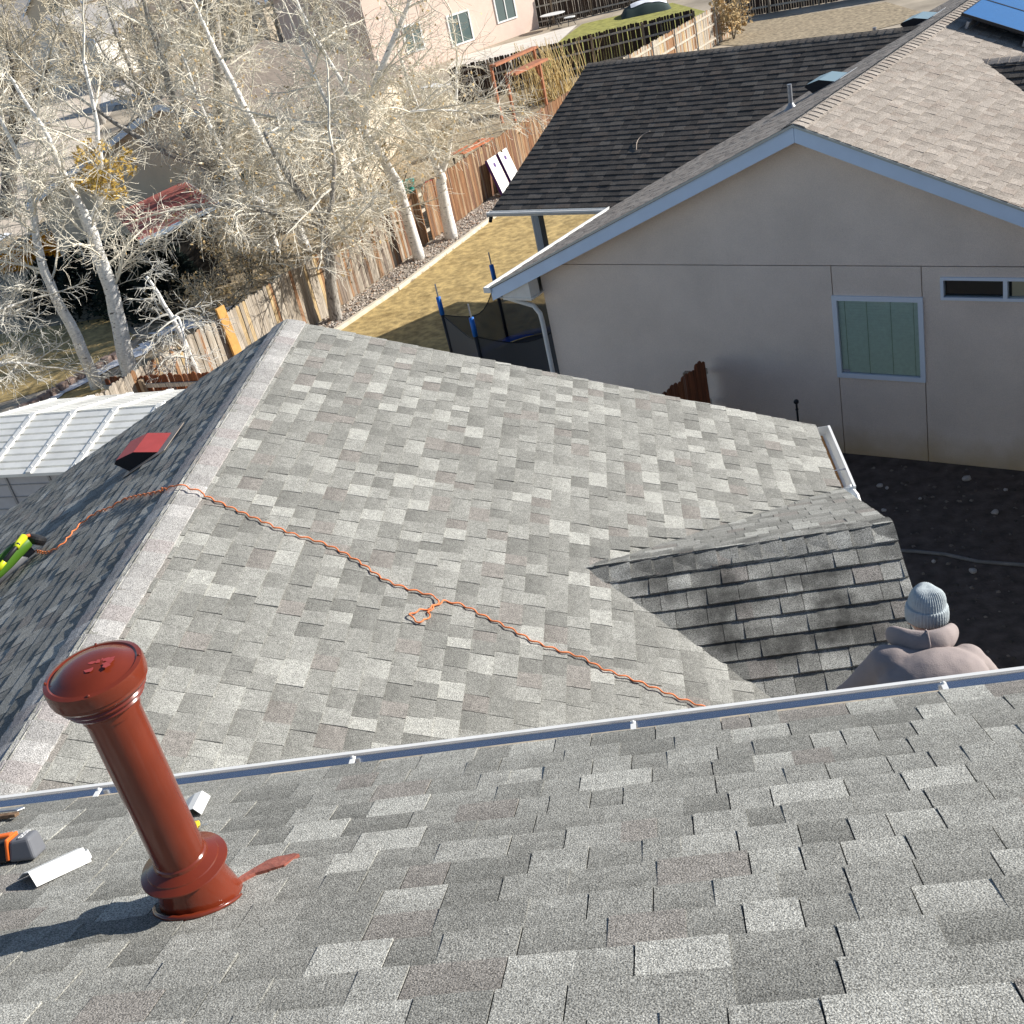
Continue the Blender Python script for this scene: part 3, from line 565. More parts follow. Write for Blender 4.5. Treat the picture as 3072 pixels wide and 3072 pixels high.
# roof vents and pipes
Wn, Un, Nn = A_ * -CP + Zv * SP, -B_, A_ * SP + Zv * CP
def onn(a, b, h=0): return ab(a, b, RZ2 - T5 * (a - RA)) + Nn * h
m_bv = mat('vent_blue_grey', (.26, .36, .40), .4, metal=.2)
for (a, b_) in ((7.50, 18.35), (7.42, 22.55)):
    vent(nh, onn(a, b_), Wn, Un, Nn, (m_bv, m_grey), 1.25, .55)
for (a, b_) in ((7.55, 17.05), (8.35, 22.9)):
    b = MB(); p = onn(a, b_); b.tube([p - Zv * .1, p + Zv * .36], .035, 12); o = sharp(b.obj('vent_pipe', m_grey, nh), 40)
    b = MB(); b.lathe(p + Zv * -.02, [(.13, -.05), (.10, .02), (.05, .08), (.037, .11)], 16); q = b.obj('pipe_boot', m_grey, None, smooth=True); q.parent = o
# solar panels
Ws, Us, Ns = A_ * CP + Zv * SP, B_, -A_ * SP + Zv * CP
def ons(a, b, h=0): return ab(a, b, RZ2 - T5 * (RA - a)) + Ns * h
b = MB()
for k in range(3): b.box(ons(5.45 - k * .8, 18.7, .03), Us * 6.5, Ws * .04, Ns * .10)
sa = b.obj('solar_rail', m_grey, nh, fix=True)
for i in range(3):
    for j in range(5):
        p = ons(5.60 - i * 1.68, 18.75 + j * 1.05, .17); b = MB(); b.box(p - Ws * 1.65, Us * 1.03, Ws * 1.65, Ns * .035); o = b.obj('solar_panel', m_steel if False else m_solar, None, fix=True); o.parent = sa
        b = MB()
        for (u, v, du, dv) in ((-.004, -1.654, 1.038, .016), (-.004, -.012, 1.038, .016), (-.004, -1.638, .016, 1.626), (1.018, -1.638, .016, 1.626)): b.box(p + Us * u + Ws * v - Ns * .002, Us * du, Ws * dv, Ns * .041)
        q = b.obj('panel_frame', m_blk, None, fix=True); q.parent = sa
# small cross gable on the sunny slope
gs = slab('gable_slope', ab(4.95, 15.75, 3.40), -A_, B_ * CP + Zv * SP, 4.6, 1.9 / CP, m_deck, nh); gs['label'] = 'shaded slope of a small cross gable'
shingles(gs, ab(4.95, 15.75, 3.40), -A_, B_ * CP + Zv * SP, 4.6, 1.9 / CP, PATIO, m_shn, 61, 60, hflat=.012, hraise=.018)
slab('gable_slope', ab(.35, 19.55, 3.40), A_, B_ * -CP + Zv * SP, 4.6, 1.9 / CP, m_roofg, nh)
capline(gs, ab(.4, 17.65, 4.20), ab(4.9, 17.65, 4.20), B_, NEIGH, m_shn, 63, half=.14)
# ------------------------------------------------------------------ things lying on the roof
def onb(x, y, h=0): return V((x, y, 4.75 - T5 * (x + 3.25))) + V((SP, 0, CP)) * h if x > -3.25 else V((x, y, 4.75 + T5 * (x + 3.25))) + Nc * h
def smooth_path(pts, n=8):
    out = []
    for i in range(len(pts) - 1):
        p0, p1, p2, p3 = (V(pts[max(i - 1, 0)]), V(pts[i]), V(pts[i + 1]), V(pts[min(i + 2, len(pts) - 1)]))
        for k in range(n):
            t = k / n; out.append(.5 * ((2 * p1) + (p2 - p0) * t + (2 * p0 - 5 * p1 + 4 * p2 - p3) * t * t + (3 * p1 - p0 - 3 * p2 + p3) * t ** 3))
    return out + [V(pts[-1])]
cordp = [(-4.92, 7.40), (-4.85, 7.33), (-4.75, 7.22), (-4.62, 7.11), (-4.50, 7.09), (-4.48, 7.20), (-4.44, 7.34), (-4.30, 7.36), (-4.13, 7.25), (-3.98, 7.22), (-3.80, 7.08), (-3.62, 6.92), (-3.45, 6.78), (-3.34, 6.66), (-3.2, 6.60), (-3.06, 6.56), (-2.78, 6.43), (-2.52, 6.32), (-2.29, 6.27), (-2.09, 6.16), (-1.91, 6.01), (-1.77, 5.95), (-1.63, 5.92), (-1.57, 5.88), (-1.60, 5.79), (-1.66, 5.735), (-1.705, 5.68), (-1.675, 5.625), (-1.63, 5.635), (-1.605, 5.70), (-1.605, 5.765), (-1.56, 5.86), (-1.52, 5.89), (-1.42, 5.88), (-1.30, 5.81), (-1.16, 5.74), (-1.01, 5.65), (-.85, 5.60), (-.74, 5.58), (-.63, 5.51), (-.48, 5.46), (-.34, 5.41), (-.21, 5.36), (-.08, 5.32), (.1, 5.22), (.3, 5.05), (.45, 4.8)]
path2 = smooth_path([(p[0], p[1], 0) for p in cordp], 14)
# arc-length resample so that the kinks of the twisted cord are even
ln = [0.]
for i in range(1, len(path2)): ln.append(ln[-1] + (path2[i] - path2[i - 1]).length)
tot = ln[-1]; step = .0105; res = []; j = 0; k = 0.
while k < tot:
    while ln[j + 1] < k: j += 1
    res.append(path2[j].lerp(path2[j + 1], (k - ln[j]) / max(ln[j + 1] - ln[j], 1e-9))); k += step
cp = []
for i, p in enumerate(res):
    d = (res[min(i + 1, len(res) - 1)] - res[max(i - 1, 0)]).normalized(); sd = V((-d.y, d.x, 0)); ph = i * step / .088 * 2 * math.pi; loose = .5 + .5 * mnoise.noise((i * step * 1.3, 4.2, 0))
    q = p + sd * (.0085 * math.sin(ph)); h = .017 + .005 * math.cos(ph) + .022 * max(0, loose - .45); 
    if abs(q.x + 3.25) < .17: h += .022
    cp.append(onb(q.x, q.y, h))
o = MB().tube(cp, .0052, 6).obj('extension_cord', m_cord, smooth=True); tag(o, 'orange twisted extension cord lying across the grey roof', 'cord')
# leaf blower on the shaded slope
bl = thing('leaf_blower', 'lime green leaf blower with blue tube on the shaded slope', 'leaf blower', onb(-5.05, 7.45))
def bw(u, v, h): return onb(-4.82, 7.33) + V((-.62, -.70, -.62 * T5)).normalized() * (u * 1.25) + V((-.70, .62, -.70 * T5)).normalized() * (v * 1.25) + Nc * (h * 1.2)    # u runs down the slope
b = MB(); b.tube([bw(.02, .0, .11), bw(.10, 0, .115), bw(.20, -.01, .11), bw(.28, -.02, .105), bw(.33, -.03, .10)], [.045, .062, .066, .06, .05], 14); bevel(b.obj('body', m_green, bl, smooth=True), .002)
b = MB(); b.tube([bw(.30, -.03, .10), bw(.40, -.05, .095), bw(.60, -.09, .075), bw(.85, -.14, .06)], [.05, .047, .044, .042], 16); b.obj('nozzle_tube', m_navy, bl, smooth=True)
b = MB(); b.tube([bw(.04, .0, .165), bw(.10, -.10, .15), bw(.18, -.12, .14), bw(.26, -.10, .12), bw(.30, -.05, .12)], .018, 8); b.obj('handle', m_blk, bl, smooth=True)
b = MB(); b.tube([bw(.03, -.03, .15), bw(.09, -.08, .15), bw(.12, -.11, .145)], [.03, .026, .022], 8); b.tube([bw(.22, -.11, .13), bw(.27, -.10, .12), bw(.31, -.06, .12)], [.02, .022, .02], 8); b.obj('grip_trim', m_lime, bl, smooth=True)
b = MB(); b.lathe(bw(-.03, .04, .08), [(.001, .03), (.05, .03), (.07, .02), (.075, 0), (.07, -.02), (.06, -.04)], 20, ax=(.3, .4, .6)); b.obj('intake_grille', m_blk, bl)
b = MB(); b.tube([bw(.02, .08, .05), bw(.2, .09, .05), bw(.42, .06, .04)], [.04, .042, .04], 12); b.obj('battery_tube', m_gryp, bl, smooth=True)
b = MB(); b.tube([bw(.0, .07, .10), bw(.03, .10, .12), bw(.06, .08, .14), bw(.05, .03, .16), bw(-.01, .0, .13)], .011, 6); b.obj('cord_hook', m_org, bl, smooth=True)
# cordless tool
dr = thing('cordless_drill', 'black and orange cordless drill lying on the roof by the gutter', 'drill', onroof(-2.33, 2.66))
Xr = V((1, 0, 0)); Yr = V((0, CP, -SP)); Nr = V((0, SP, CP))
def rf(o, x, y, h): return o + Xr * x + Yr * y + Nr * h
od = onroof(-2.385, 2.70); ca, sa_ = math.cos(.12), math.sin(.12)
def dl(x, y, h): return rf(od, x * ca - y * sa_, x * sa_ + y * ca, h)
b = MB(); b.hexa([dl(.02, -.045, .012), dl(.115, -.05, .012), dl(.115, .05, .012), dl(.02, .045, .012), dl(.03, -.04, .085), dl(.10, -.04, .088), dl(.10, .04, .088), dl(.03, .04, .085)]); bevel(b.obj('battery', m_gryp, dr, fix=True), .012, 3)
b = MB(); b.hexa([dl(-.075, -.042, .014), dl(.018, -.045, .014), dl(.018, .045, .014), dl(-.075, .042, .014), dl(-.07, -.036, .078), dl(.026, -.038, .084), dl(.026, .038, .084), dl(-.07, .036, .078)]); bevel(b.obj('housing', m_blk, dr, fix=True), .01, 2)
b = MB(); b.hexa([dl(-.16, .012, .05), dl(.02, .006, .05), dl(.02, .044, .05), dl(-.16, .044, .05), dl(-.16, .014, .090), dl(.015, .012, .092), dl(.015, .042, .092), dl(-.16, .042, .088)]); b.hexa([dl(.012, -.046, .02), dl(.026, -.047, .02), dl(.026, .047, .02), dl(.012, .046, .02), dl(.018, -.042, .092), dl(.03, -.042, .092), dl(.03, .042, .092), dl(.018, .042, .092)]); bevel(b.obj('trim', m_org, dr, fix=True), .005, 2)
b = MB(); b.tube([dl(-.22, -.01, .05), dl(-.13, -.045, .055), dl(-.06, -.055, .06), dl(-.045, -.056, .06)], [.026, .024, .022, .016], 14); b.obj('chuck', m_grey, dr, smooth=True)
b = MB(); b.tube([dl(-.16, .03, .05), dl(-.26, .03, .05)], .04, 12); b.obj('motor', m_blk, dr, smooth=True)
def text(s_, loc, xdir, ydir, size, material, parent, name='lettering'):
    c = bpy.data.curves.new(name, 'FONT'); c.body = s_; c.size = size; c.align_x = 'CENTER'; c.align_y = 'CENTER'; c.extrude = .0006
    t_ = bpy.data.objects.new('tmp', c); C.objects.link(t_); dg = bpy.context.evaluated_depsgraph_get(); me = bpy.data.meshes.new_from_object(t_.evaluated_get(dg)); bpy.data.objects.remove(t_)
    x, y = V(xdir).normalized(), V(ydir).normalized(); z = x.cross(y); mt = Matrix((x, y, z)).transposed().to_4x4(); mt.translation = V(loc); me.transform(mt); me.materials.clear(); me.materials.append(material)
    o = link(bpy.data.objects.new(name, me)); return adopt(o, parent)
text('RIDGID', dl(.068, 0, .0895), dl(0, -1, 0) - dl(0, 0, 0), dl(1, 0, 0) - dl(0, 0, 0), .022, m_txt, dr)
# bent white offcuts
def offcut(name, label, base, xd, yd, L, wd, hgt, group):
    t_ = thing(name, label, 'metal offcut', base, group); X_, Y_ = V(xd).normalized(), V(yd).normalized(); P_ = lambda x, y, h: V(base) + X_ * x + Y_ * y + Nr * h; b = MB()
    for k, (p, q) in enumerate((((0, .010), (.30 * wd, hgt)), ((.30 * wd, hgt), (.62 * wd, hgt * .82)), ((.62 * wd, hgt * .82), (wd, .012)))):
        b.hexa([P_(0, p[0], p[1]), P_(L, p[0], p[1]), P_(L, q[0], q[1]), P_(0, q[0], q[1]), P_(0, p[0], p[1] + .002), P_(L, p[0], p[1] + .002), P_(L, q[0], q[1] + .002), P_(0, q[0], q[1] + .002)])
    b.obj('folded_sheet', m_white, t_); b = MB(); b.hexa([P_(L, .1 * wd, .012), P_(L + .02, .25 * wd, .012), P_(L + .022, .5 * wd, .02), P_(L, .8 * wd, .014), P_(L - .004, .2 * wd, hgt * .7), P_(L + .015, .3 * wd, hgt * .8), P_(L + .018, .5 * wd, hgt * .7), P_(L, .7 * wd, hgt * .5)]); b.obj('bent_end', m_white, t_); return t_
offcut('metal_offcut', 'white folded metal offcut beside the drill', onroof(-2.13, 2.455), (.097, .150, -.0625), (-.84, .5, -.208), .19, .125, .05, 'white metal offcuts')
offcut('metal_offcut', 'small white metal offcut behind the red pipe', onroof(-1.79, 2.90), (-.05, .2, -.083), (-1, -.08, .033), .19, .085, .035, 'white metal offcuts')
b = MB(); rng = random.Random(3); q0 = onroof(-2.97, 3.165, .016); b.hexa([rf(q0, 0, 0, 0), rf(q0, .32, -.01, 0), rf(q0, .34, .02, 0), rf(q0, 0, .05, 0), rf(q0, 0, 0, .007), rf(q0, .31, -.008, .007), rf(q0, .33, .018, .007), rf(q0, 0, .05, .007)]); o = bevel(b.obj('flat_bar', m_steel, fix=True), .003); tag(o, 'silver flat bar lying just inside the gutter', 'pry bar')
b = MB(); q0 = onroof(-2.88, 3.085, .016); b.hexa([rf(q0, 0, 0, 0), rf(q0, .27, 0, 0), rf(q0, .27, .03, 0), rf(q0, 0, .035, 0), rf(q0, 0, 0, .014), rf(q0, .27, 0, .014), rf(q0, .27, .03, .014), rf(q0, 0, .035, .014)]); o = bevel(b.obj('rusty_bar', m_rusty, fix=True), .003); tag(o, 'short rusty bar beside the silver flat bar', 'pry bar')
q0 = onroof(-1.80, 2.775, .014); t_ = thing('utility_knife', 'yellow utility knife mostly hidden behind the pipe collar', 'knife', q0)
b = MB(); b.hexa([rf(q0, -.07, -.016, 0), rf(q0, .06, -.016, 0), rf(q0, .06, .016, 0), rf(q0, -.07, .012, 0), rf(q0, -.07, -.014, .022), rf(q0, .06, -.012, .022), rf(q0, .06, .012, .022), rf(q0, -.07, .01, .022)]); bevel(b.obj('knife_body', m_yel, t_, fix=True), .004)
b = MB(); b.box(rf(q0, .06, -.008, .008), Xr * .03, Yr * .014, Nr * .001); b.obj('blade', m_steel, t_)

# ------------------------------------------------------------------ person on the roof, seen from behind
pe = thing('person', 'person in taupe hoodie and pale grey beanie, back turned, bending beside the small gable', 'person', (1.02, 4.3, 2.97))
def organic(name, mb, material, parent, vox, sm=6, it=None):
    o = mb.obj(name, material, parent, smooth=True); m = o.modifiers.new('remesh', 'REMESH'); m.mode = 'VOXEL'; m.voxel_size = vox; m.use_smooth_shade = True
    s_ = o.modifiers.new('smooth', 'SMOOTH'); s_.iterations = sm; s_.factor = .6
    if it:
        tx = bpy.data.textures.new('folds', 'CLOUDS'); tx.noise_scale = .16; dm = o.modifiers.new('folds', 'DISPLACE'); dm.texture = tx; dm.strength = it; dm.mid_level = .5; dm.texture_coords = 'GLOBAL'
    return o
zf = lambda x: 4.75 - T5 * (x + 3.25) + .012
F1, F2 = V((.90, 4.10, zf(.90) + .075)), V((1.16, 4.16, zf(1.16) + .075)); K1, K2 = V((.90, 4.17, 3.46)), V((1.17, 4.20, 3.43)); H1, H2 = V((.93, 3.98, 3.88)), V((1.11, 3.98, 3.88))
SH1, SH2 = V((.84, 4.265, 4.395)), V((1.19, 4.27, 4.345)); E1, E2 = V((.68, 4.38, 4.13)), V((1.36, 4.40, 4.06)); W1, W2 = V((.82, 4.64, 3.98)), V((1.28, 4.68, 3.96)); NK = V((1.04, 4.40, 4.43)); HD = V((1.085, 4.53, 4.435))
b = MB()
for h, k, f_ in ((H1, K1, F1), (H2, K2, F2)): b.caps(h, k, .085, .06, 14); b.caps(k, f_, .058, .04, 14); b.caps(f_ + V((0, -.05, -.03)), f_ + V((0, .14, -.04)), .035, .032)
b.ball((1.02, 3.98, 3.93), (.16, .12, .12)); b.ball((1.02, 4.08, 4.12), (.15, .115, .17)); b.ball((1.03, 4.22, 4.32), (.185, .125, .15)); b.caps(NK - V((0, .04, .08)), HD, .06, .055)
b.ball(HD + V((0, .01, .0)), (.078, .10, .115), 18); b.ball(HD + V((0, .10, -.02)), (.014, .022, .02), 8); b.ball(HD + V((.08, .0, -.01)), (.012, .02, .03), 8); b.ball(HD + V((-.08, .0, -.01)), (.012, .02, .03), 8); b.ball(HD + V((0, .07, -.075)), (.05, .045, .04), 10)
for s_, e, w_, sg in ((SH1, E1, W1, 1), (SH2, E2, W2, -1)):
    b.caps(s_, e, .055, .043); b.caps(e, w_, .042, .03); d = (w_ - e).normalized(); pm = w_ + d * .05; b.ball(pm, (.035, .045, .022), 10)
    for i in range(4):
        r0 = pm + d * .03 + V(((i - 1.5) * .018, 0, 0)); l = (.036, .042, .039, .030)[i]; r1 = r0 + d * l; r2 = r1 + (d + V((0, .15, -.55))).normalized() * l * .8; b.caps(r0 - d * .02, r1, .0092, .0085, 8); b.caps(r1, r2, .0085, .0075, 8)
    t0 = pm + V((sg * .03, 0, -.005)); b.caps(t0, t0 + (d + V((sg * .6, .1, -.3))).normalized() * .05, .010, .009, 8)
body = organic('body', b, m_skin, pe, .0075, 2)
b = MB()
for h, k, f_ in ((H1, K1, F1), (H2, K2, F2)): b.caps(h, k, .105, .078, 14); b.caps(k, f_ + V((0, 0, .05)), .076, .065, 14)
b.ball((1.02, 3.98, 3.95), (.185, .145, .15)); organic('trousers', b, m_jean, pe, .011)
for k, f_ in enumerate((F1, F2)):
    b = MB(); b.caps(f_ + V((0, -.06, -.025)), f_ + V((0, .17, -.035)), .048, .043); b.caps(f_ + V((0, -.03, .0)), f_ + V((0, -.03, .10)), .055, .055); organic('boot', b, m_boot, pe, .009, 3)
b = MB(); b.ball((1.02, 3.99, 4.0), (.20, .16, .14), 20); b.ball((1.02, 4.06, 4.15), (.215, .165, .18), 20); b.ball((1.02, 4.17, 4.33), (.25, .165, .155), 20); b.caps(SH1 + V((.03, -.02, .0)), SH2 + V((-.03, -.02, .0)), .088, .088, 16)
for s_, e, w_ in ((SH1, E1, W1), (SH2, E2, W2)):
    b.caps(s_, e, .084, .068, 14); b.caps(e, w_, .070, .052, 14)
    for q in (.15, .4, .65, .85): p = e.lerp(w_, q); b.ball(p + V((0, -.01, .0)), (.064, .05, .05), 10)
hd = organic('hoodie', b, m_hood, pe, .0095, 9, .02)
b = MB(); hp = [(-.040, -.030), (-.036, .020), (-.020, .046), (.004, .055), (.028, .046), (.046, .020), (.052, -.018), (.044, -.052), (.022, -.068), (-.012, -.060)]; HC = V((1.025, 4.41, 4.475)); nA = 40; vs = []
for i in range(nA + 1):
    f = i / nA * 2 - 1; ph = f * R(108); e = abs(f); k = (.86 - .4 * e ** 3); rx, ry = .128, .132; c = HC + V((math.sin(ph) * rx, -math.cos(ph) * ry, .014 - .075 * e ** 3 - .020 * f))
    o_ = V((math.sin(ph), -math.cos(ph), 0)); wob = .006 * mnoise.noise((f * 4.1, 2., 0)) + .004 * math.sin(f * 9)
    for (r, z) in hp: vs.append(c + o_ * (r * k * (1.12 if e < .3 else 1) + wob) + Zv * (z * k + wob * .8 - (.012 if r > .02 else 0) * math.cos(f * 1.5)))
m_ = len(hp); b.add(vs, [(i * m_ + j_, (i + 1) * m_ + j_, (i + 1) * m_ + (j_ + 1) % m_, i * m_ + (j_ + 1) % m_) for i in range(nA) for j_ in range(m_)] + [tuple(range(m_)), tuple(range(nA * m_ + m_ - 1, nA * m_ - 1, -1))])
o = b.obj('hood', m_hood, pe, smooth=True); sd = o.modifiers.new('sub', 'SUBSURF'); sd.levels = sd.render_levels = 1
b = MB(); b.tube([vs[(nA // 2) * m_ + q] + Zv * .001 for q in (2, 3, 4, 5, 6, 7)], .0032, 6); b.obj('hood_seam', mat('hoodie_seam', (.42, .35, .33), .95), pe)
b = MB(); tl = Quaternion((1, 0, 0), R(-8)) @ Quaternion((0, 1, 0), R(4)); BO = HD + V((-.002, -.004, .028))
NB = 168
def bq(r, z, k, n=168, tw=0): an = 2 * math.pi * k / n; rr = r * (1 + tw * math.sin(an * 3 + z * 30)) + .0022 * math.cos(an * 42) * min(1, r / .05); return BO + tl @ V((rr * math.cos(an) * .95, rr * math.sin(an) * 1.12, z))
prof = [(.084, -.03, 0), (.094, -.040, 0), (.099, -.034, 0), (.0995, .0, 0), (.0965, .026, 0), (.093, .032, 0), (.088, .032, .01), (.0865, .045, .02), (.083, .066, .035), (.0765, .086, .06), (.067, .102, .10), (.054, .114, .17), (.036, .121, .22), (.016, .1215, .15), (.001, .119, 0)]
b.add([bq(r, z, k, NB, tw) for r, z, tw in prof for k in range(NB)], [(i * NB + k, i * NB + (k + 1) % NB, (i + 1) * NB + (k + 1) % NB, (i + 1) * NB + k) for i in range(len(prof) - 1) for k in range(NB)])
b.obj('beanie', m_beanie, pe, smooth=True)
pe.location += V((-.065, 0, .026))
# ------------------------------------------------------------------ fences
WEATH = [(.25, .20, .155), (.32, .27, .215), (.21, .125, .075), (.25, .135, .065), (.19, .15, .12), (.36, .31, .25), (.23, .15, .09)]
ORNG = [(.20, .095, .045), (.24, .125, .06), (.15, .08, .045), (.27, .16, .085), (.17, .085, .05), (.30, .20, .12)]
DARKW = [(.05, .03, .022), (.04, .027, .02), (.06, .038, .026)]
RUSTW = [(.20, .065, .025), (.17, .055, .022), (.23, .08, .03)]
GREYW = [(.38, .33, .27), (.33, .28, .22), (.30, .16, .08), (.42, .37, .30), (.45, .33, .18)]
def fence(name, label, p0, p1, h, pal, seed, rails=0, gap=.006, bw=.112, lim=300, post=None, skip=(), z0=None, palf=None):
    p0, p1 = V((p0[0], p0[1], 0)), V((p1[0], p1[1], 0)); d = (p1 - p0).normalized(); L = (p1 - p0).length; nrm = V((d.y, -d.x, 0)); rng = random.Random(seed)
    mid = (p0 + p1) / 2; fz = lambda p: (gz(p.x, p.y) if z0 is None else z0)
    t_ = thing(name, label, 'fence', (mid.x, mid.y, fz(mid))); n = int(L / (bw + gap)); cache = {}; rest = MB(); ang = math.atan2(d.y, d.x)
    for i in range(n):
        if any(a <= i / n <= c for a, c in skip): continue
        p = p0 + d * (i * (bw + gap)); tone = rng.randrange(len(pal)); hv = rng.choice((-.02, -.008, 0, .006, .015)); pl = palf(i / n) if palf else pal
        key = (tone % len(pl), hv, id(pl)); hh = h + hv; c = .03
        if key not in cache:
            pr_ = [(0, .02), (bw, .02), (bw, hh - c), (bw - c, hh), (c, hh), (0, hh - c)]
            cache[key] = MB().add([(x, 0, z) for x, z in pr_] + [(x, .018, z) for x, z in pr_], [(0, 1, 2, 3, 4, 5), (11, 10, 9, 8, 7, 6)] + [(k, k + 6, (k + 1) % 6 + 6, (k + 1) % 6) for k in range(6)], pl[key[0]]).mesh('board', m_wood)
        if i < lim:
            o = link(bpy.data.objects.new('board', cache[key])); o.parent = t_; o.matrix_parent_inverse = Matrix.Translation(-V(t_.location))
            o.matrix_basis = Matrix.Translation((p.x, p.y, fz(p) + rng.uniform(-.02, .02))) @ Matrix.Rotation(ang + rng.uniform(-.02, .02), 4, 'Z') @ Matrix.Rotation(rng.uniform(-.018, .018), 4, 'Y')
    sd = nrm * (-.045 if rails < 0 else .012)
    for hz in (.28, h * .55, h - .25):
        k = 0
        while k < L - .1:
            l = min(2.4, L - k); p = p0 + d * k; q = p0 + d * (k + l); b = MB(); b.box(V((p.x, p.y, fz(p) + hz)) + (nrm * .002 if rails > 0 else nrm * -.060), V((q.x - p.x, q.y - p.y, fz(q) - fz(p))), nrm * .038, Zv * .085, tone=(.50, .44, .36)); b.obj('rail', m_wood, t_); k += 2.4
    k = 0.
    while k <= L:
        p = p0 + d * k; b = MB(); q = V((p.x, p.y, fz(p) - .1)) + nrm * (.075 if rails > 0 else -.095); b.tube([q, q + Zv * (h + .12)], .03, 8) if post == 'metal' else b.box(q - d * .045 - nrm * .045, d * .09, nrm * .09, Zv * (h + .05), tone=(.33, .25, .17)); b.obj('post', m_grey if post == 'metal' else m_wood, t_); k += 2.4
    return t_
def lp(f):
    return WEATH if f < .3 else (ORNG if f < .62 else GREYW)
fence('board_fence', 'long weathered board fence running behind the birches', (FX(16), 16), (FX(43.5), 43.5), 1.55, WEATH, 1, rails=-1, palf=lambda f: (GREYW if f < .42 else (WEATH if f < .56 else ORNG)), skip=((.598, .604),))
fence('board_fence', 'sunlit grey and orange fence with metal posts above the patio roof', (FX(43.5), 43.5), (5.3, 58.0), 1.6, GREYW, 2, rails=1, post='metal')
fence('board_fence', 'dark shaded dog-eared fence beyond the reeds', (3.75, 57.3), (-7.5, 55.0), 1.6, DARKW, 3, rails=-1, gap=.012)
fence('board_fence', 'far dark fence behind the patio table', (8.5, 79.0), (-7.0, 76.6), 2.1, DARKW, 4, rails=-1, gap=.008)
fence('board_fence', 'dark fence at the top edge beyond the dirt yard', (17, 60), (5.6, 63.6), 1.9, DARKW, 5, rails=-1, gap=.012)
fence('board_fence', 'rust brown fence beside the white metal shed', (-8.0, 20.5), (-11.3, 21.6), 1.42, RUSTW, 6, rails=-1)
g0, g1 = ab(7.55, 13.50, 0), ab(7.35, 10.6, 0)
fence('board_fence', 'red-brown fence closing the gap between the two houses', (g1.x, g1.y), (g0.x, g0.y), 1.62, RUSTW, 7, rails=-1)
# loose new board leaning on the old fence
b = MB(); q = V((FX(23.8) + .12, 23.8, -.8)); b.box(q, V((.10, .25, 0)), V((.045, -.018, 0)), V((-.08, -.03, 1.75))); o = b.obj('loose_board', mat('new_timber', (.55, .30, .09), .85, vary=.2, vscale=6)); tag(o, 'fresh yellow board leaning on the grey fence near the ridge end', 'board')
# timber edging
te = thing('timber_edging', 'white weathered timbers edging the dry lawn', 'edging', (-6, 29, -.8)); tp = [(-9.6, 21.6), (-7.50, 25.95), (-6.30, 28.41), (-4.20, 33.62), (-3.45, 35.4), (-2.4, 38)]
for i in range(len(tp) - 1):
    p, q = V((*tp[i], -.84)), V((*tp[i + 1], -.84)); d = (q - p).normalized(); n_ = V((-d.y, d.x, 0)); b = MB(); b.box(p + d * .02, (q - p) - d * .04, n_ * .13, Zv * .14); o = bevel(b.obj('timber', m_timber, te, fix=True), .012)
# pebbles of the gravel strip
rng = random.Random(77); b = MB()
for i in range(5200):
    y = rng.uniform(18, 40); x0, x1 = FX(y) + .08, (FX(y) + 1.4 if y < 22 else (-7.55 + (y - 25.9) * .4976 if y < 28.4 else -6.3 + (y - 28.4) * .403))
    if y > 33.6: x1 = -4.2 + (y - 33.6) * .42
    if x1 < x0 + .1: continue
    x = rng.uniform(x0, x1); r = rng.uniform(.018, .05); c = V((x, y, -.785 + r * .3)); an = rng.random() * 6; ca_, sn = math.cos(an), math.sin(an); e = rng.uniform(.6, 1.5)
    t0 = rng.choice(((.48, .42, .36), (.38, .33, .28), (.56, .50, .44), (.42, .30, .22), (.30, .27, .25)))
    b.add([c + V((ca_ * r * e, sn * r * e, 0)), c + V((-sn * r, ca_ * r, 0)), c + V((-ca_ * r * e, -sn * r * e, 0)), c + V((sn * r, -ca_ * r, 0)), c + V((0, 0, r * .6))], [(0, 1, 4), (1, 2, 4), (2, 3, 4), (3, 0, 4)], t0)
o = b.obj('gravel', m_stone); o['kind'] = 'stuff'; o['label'] = 'pale gravel along the board fence'; o['category'] = 'gravel'
# pale stones on the soil
st = bpy.data.meshes.new('stone'); bm = bmesh.new(); bmesh.ops.create_icosphere(bm, subdivisions=2, radius=1)
for v in bm.verts: v.co *= 1 + .3 * mnoise.noise(v.co * 1.7)
bm.to_mesh(st); bm.free(); st.materials.append(mat('pale_stone', (.42, .38, .35), .9, vary=.2, vscale=40)); st.polygons.foreach_set('use_smooth', [True] * len(st.polygons))
for k, (x, y, r) in enumerate(((2.51, 13.46, .045), (2.58, 13.38, .03), (2.42, 12.84, .035), (3.63, 12.41, .05), (3.05, 11.25, .05), (3.55, 13.3, .06), (2.70, 11.56, .03), (3.9, 12.9, .03), (2.9, 13.0, .025))):
    o = link(bpy.data.objects.new('stone', st)); o.location = (x, y, gz(x, y) + .012 + r * .35); o.scale = (r, r * .8, r * .6); o.rotation_euler = (0, 0, k * 1.3); tag(o, 'small pale stone lying on the dark soil between the houses', 'stone', 'pale stones on the side yard soil')
rng = random.Random(31); b = MB()
for k in range(900):
    x, y = rng.uniform(1.6, 6.5), rng.uniform(8.0, 14.2); r = rng.uniform(.008, .035); c = V((x, y, gz(x, y) + .013)); f = rng.uniform(.05, .24); an = rng.random() * 6.28
    if (.5233 * x + .8522 * y) > 13.45: continue
    b.add([c + V((r * math.cos(an + q * 1.57) * rng.uniform(.6, 1.3), r * math.sin(an + q * 1.57) * rng.uniform(.6, 1.3), 0)) for q in range(4)] + [c + V((0, 0, r * .7))], [(0, 1, 4), (1, 2, 4), (2, 3, 4), (3, 0, 4)], (f, f * .82, f * .68))
o = b.obj('soil_crumbs', m_stone); o['kind'] = 'stuff'; o['label'] = 'clods and dead leaves on the side yard soil'; o['category'] = 'soil'
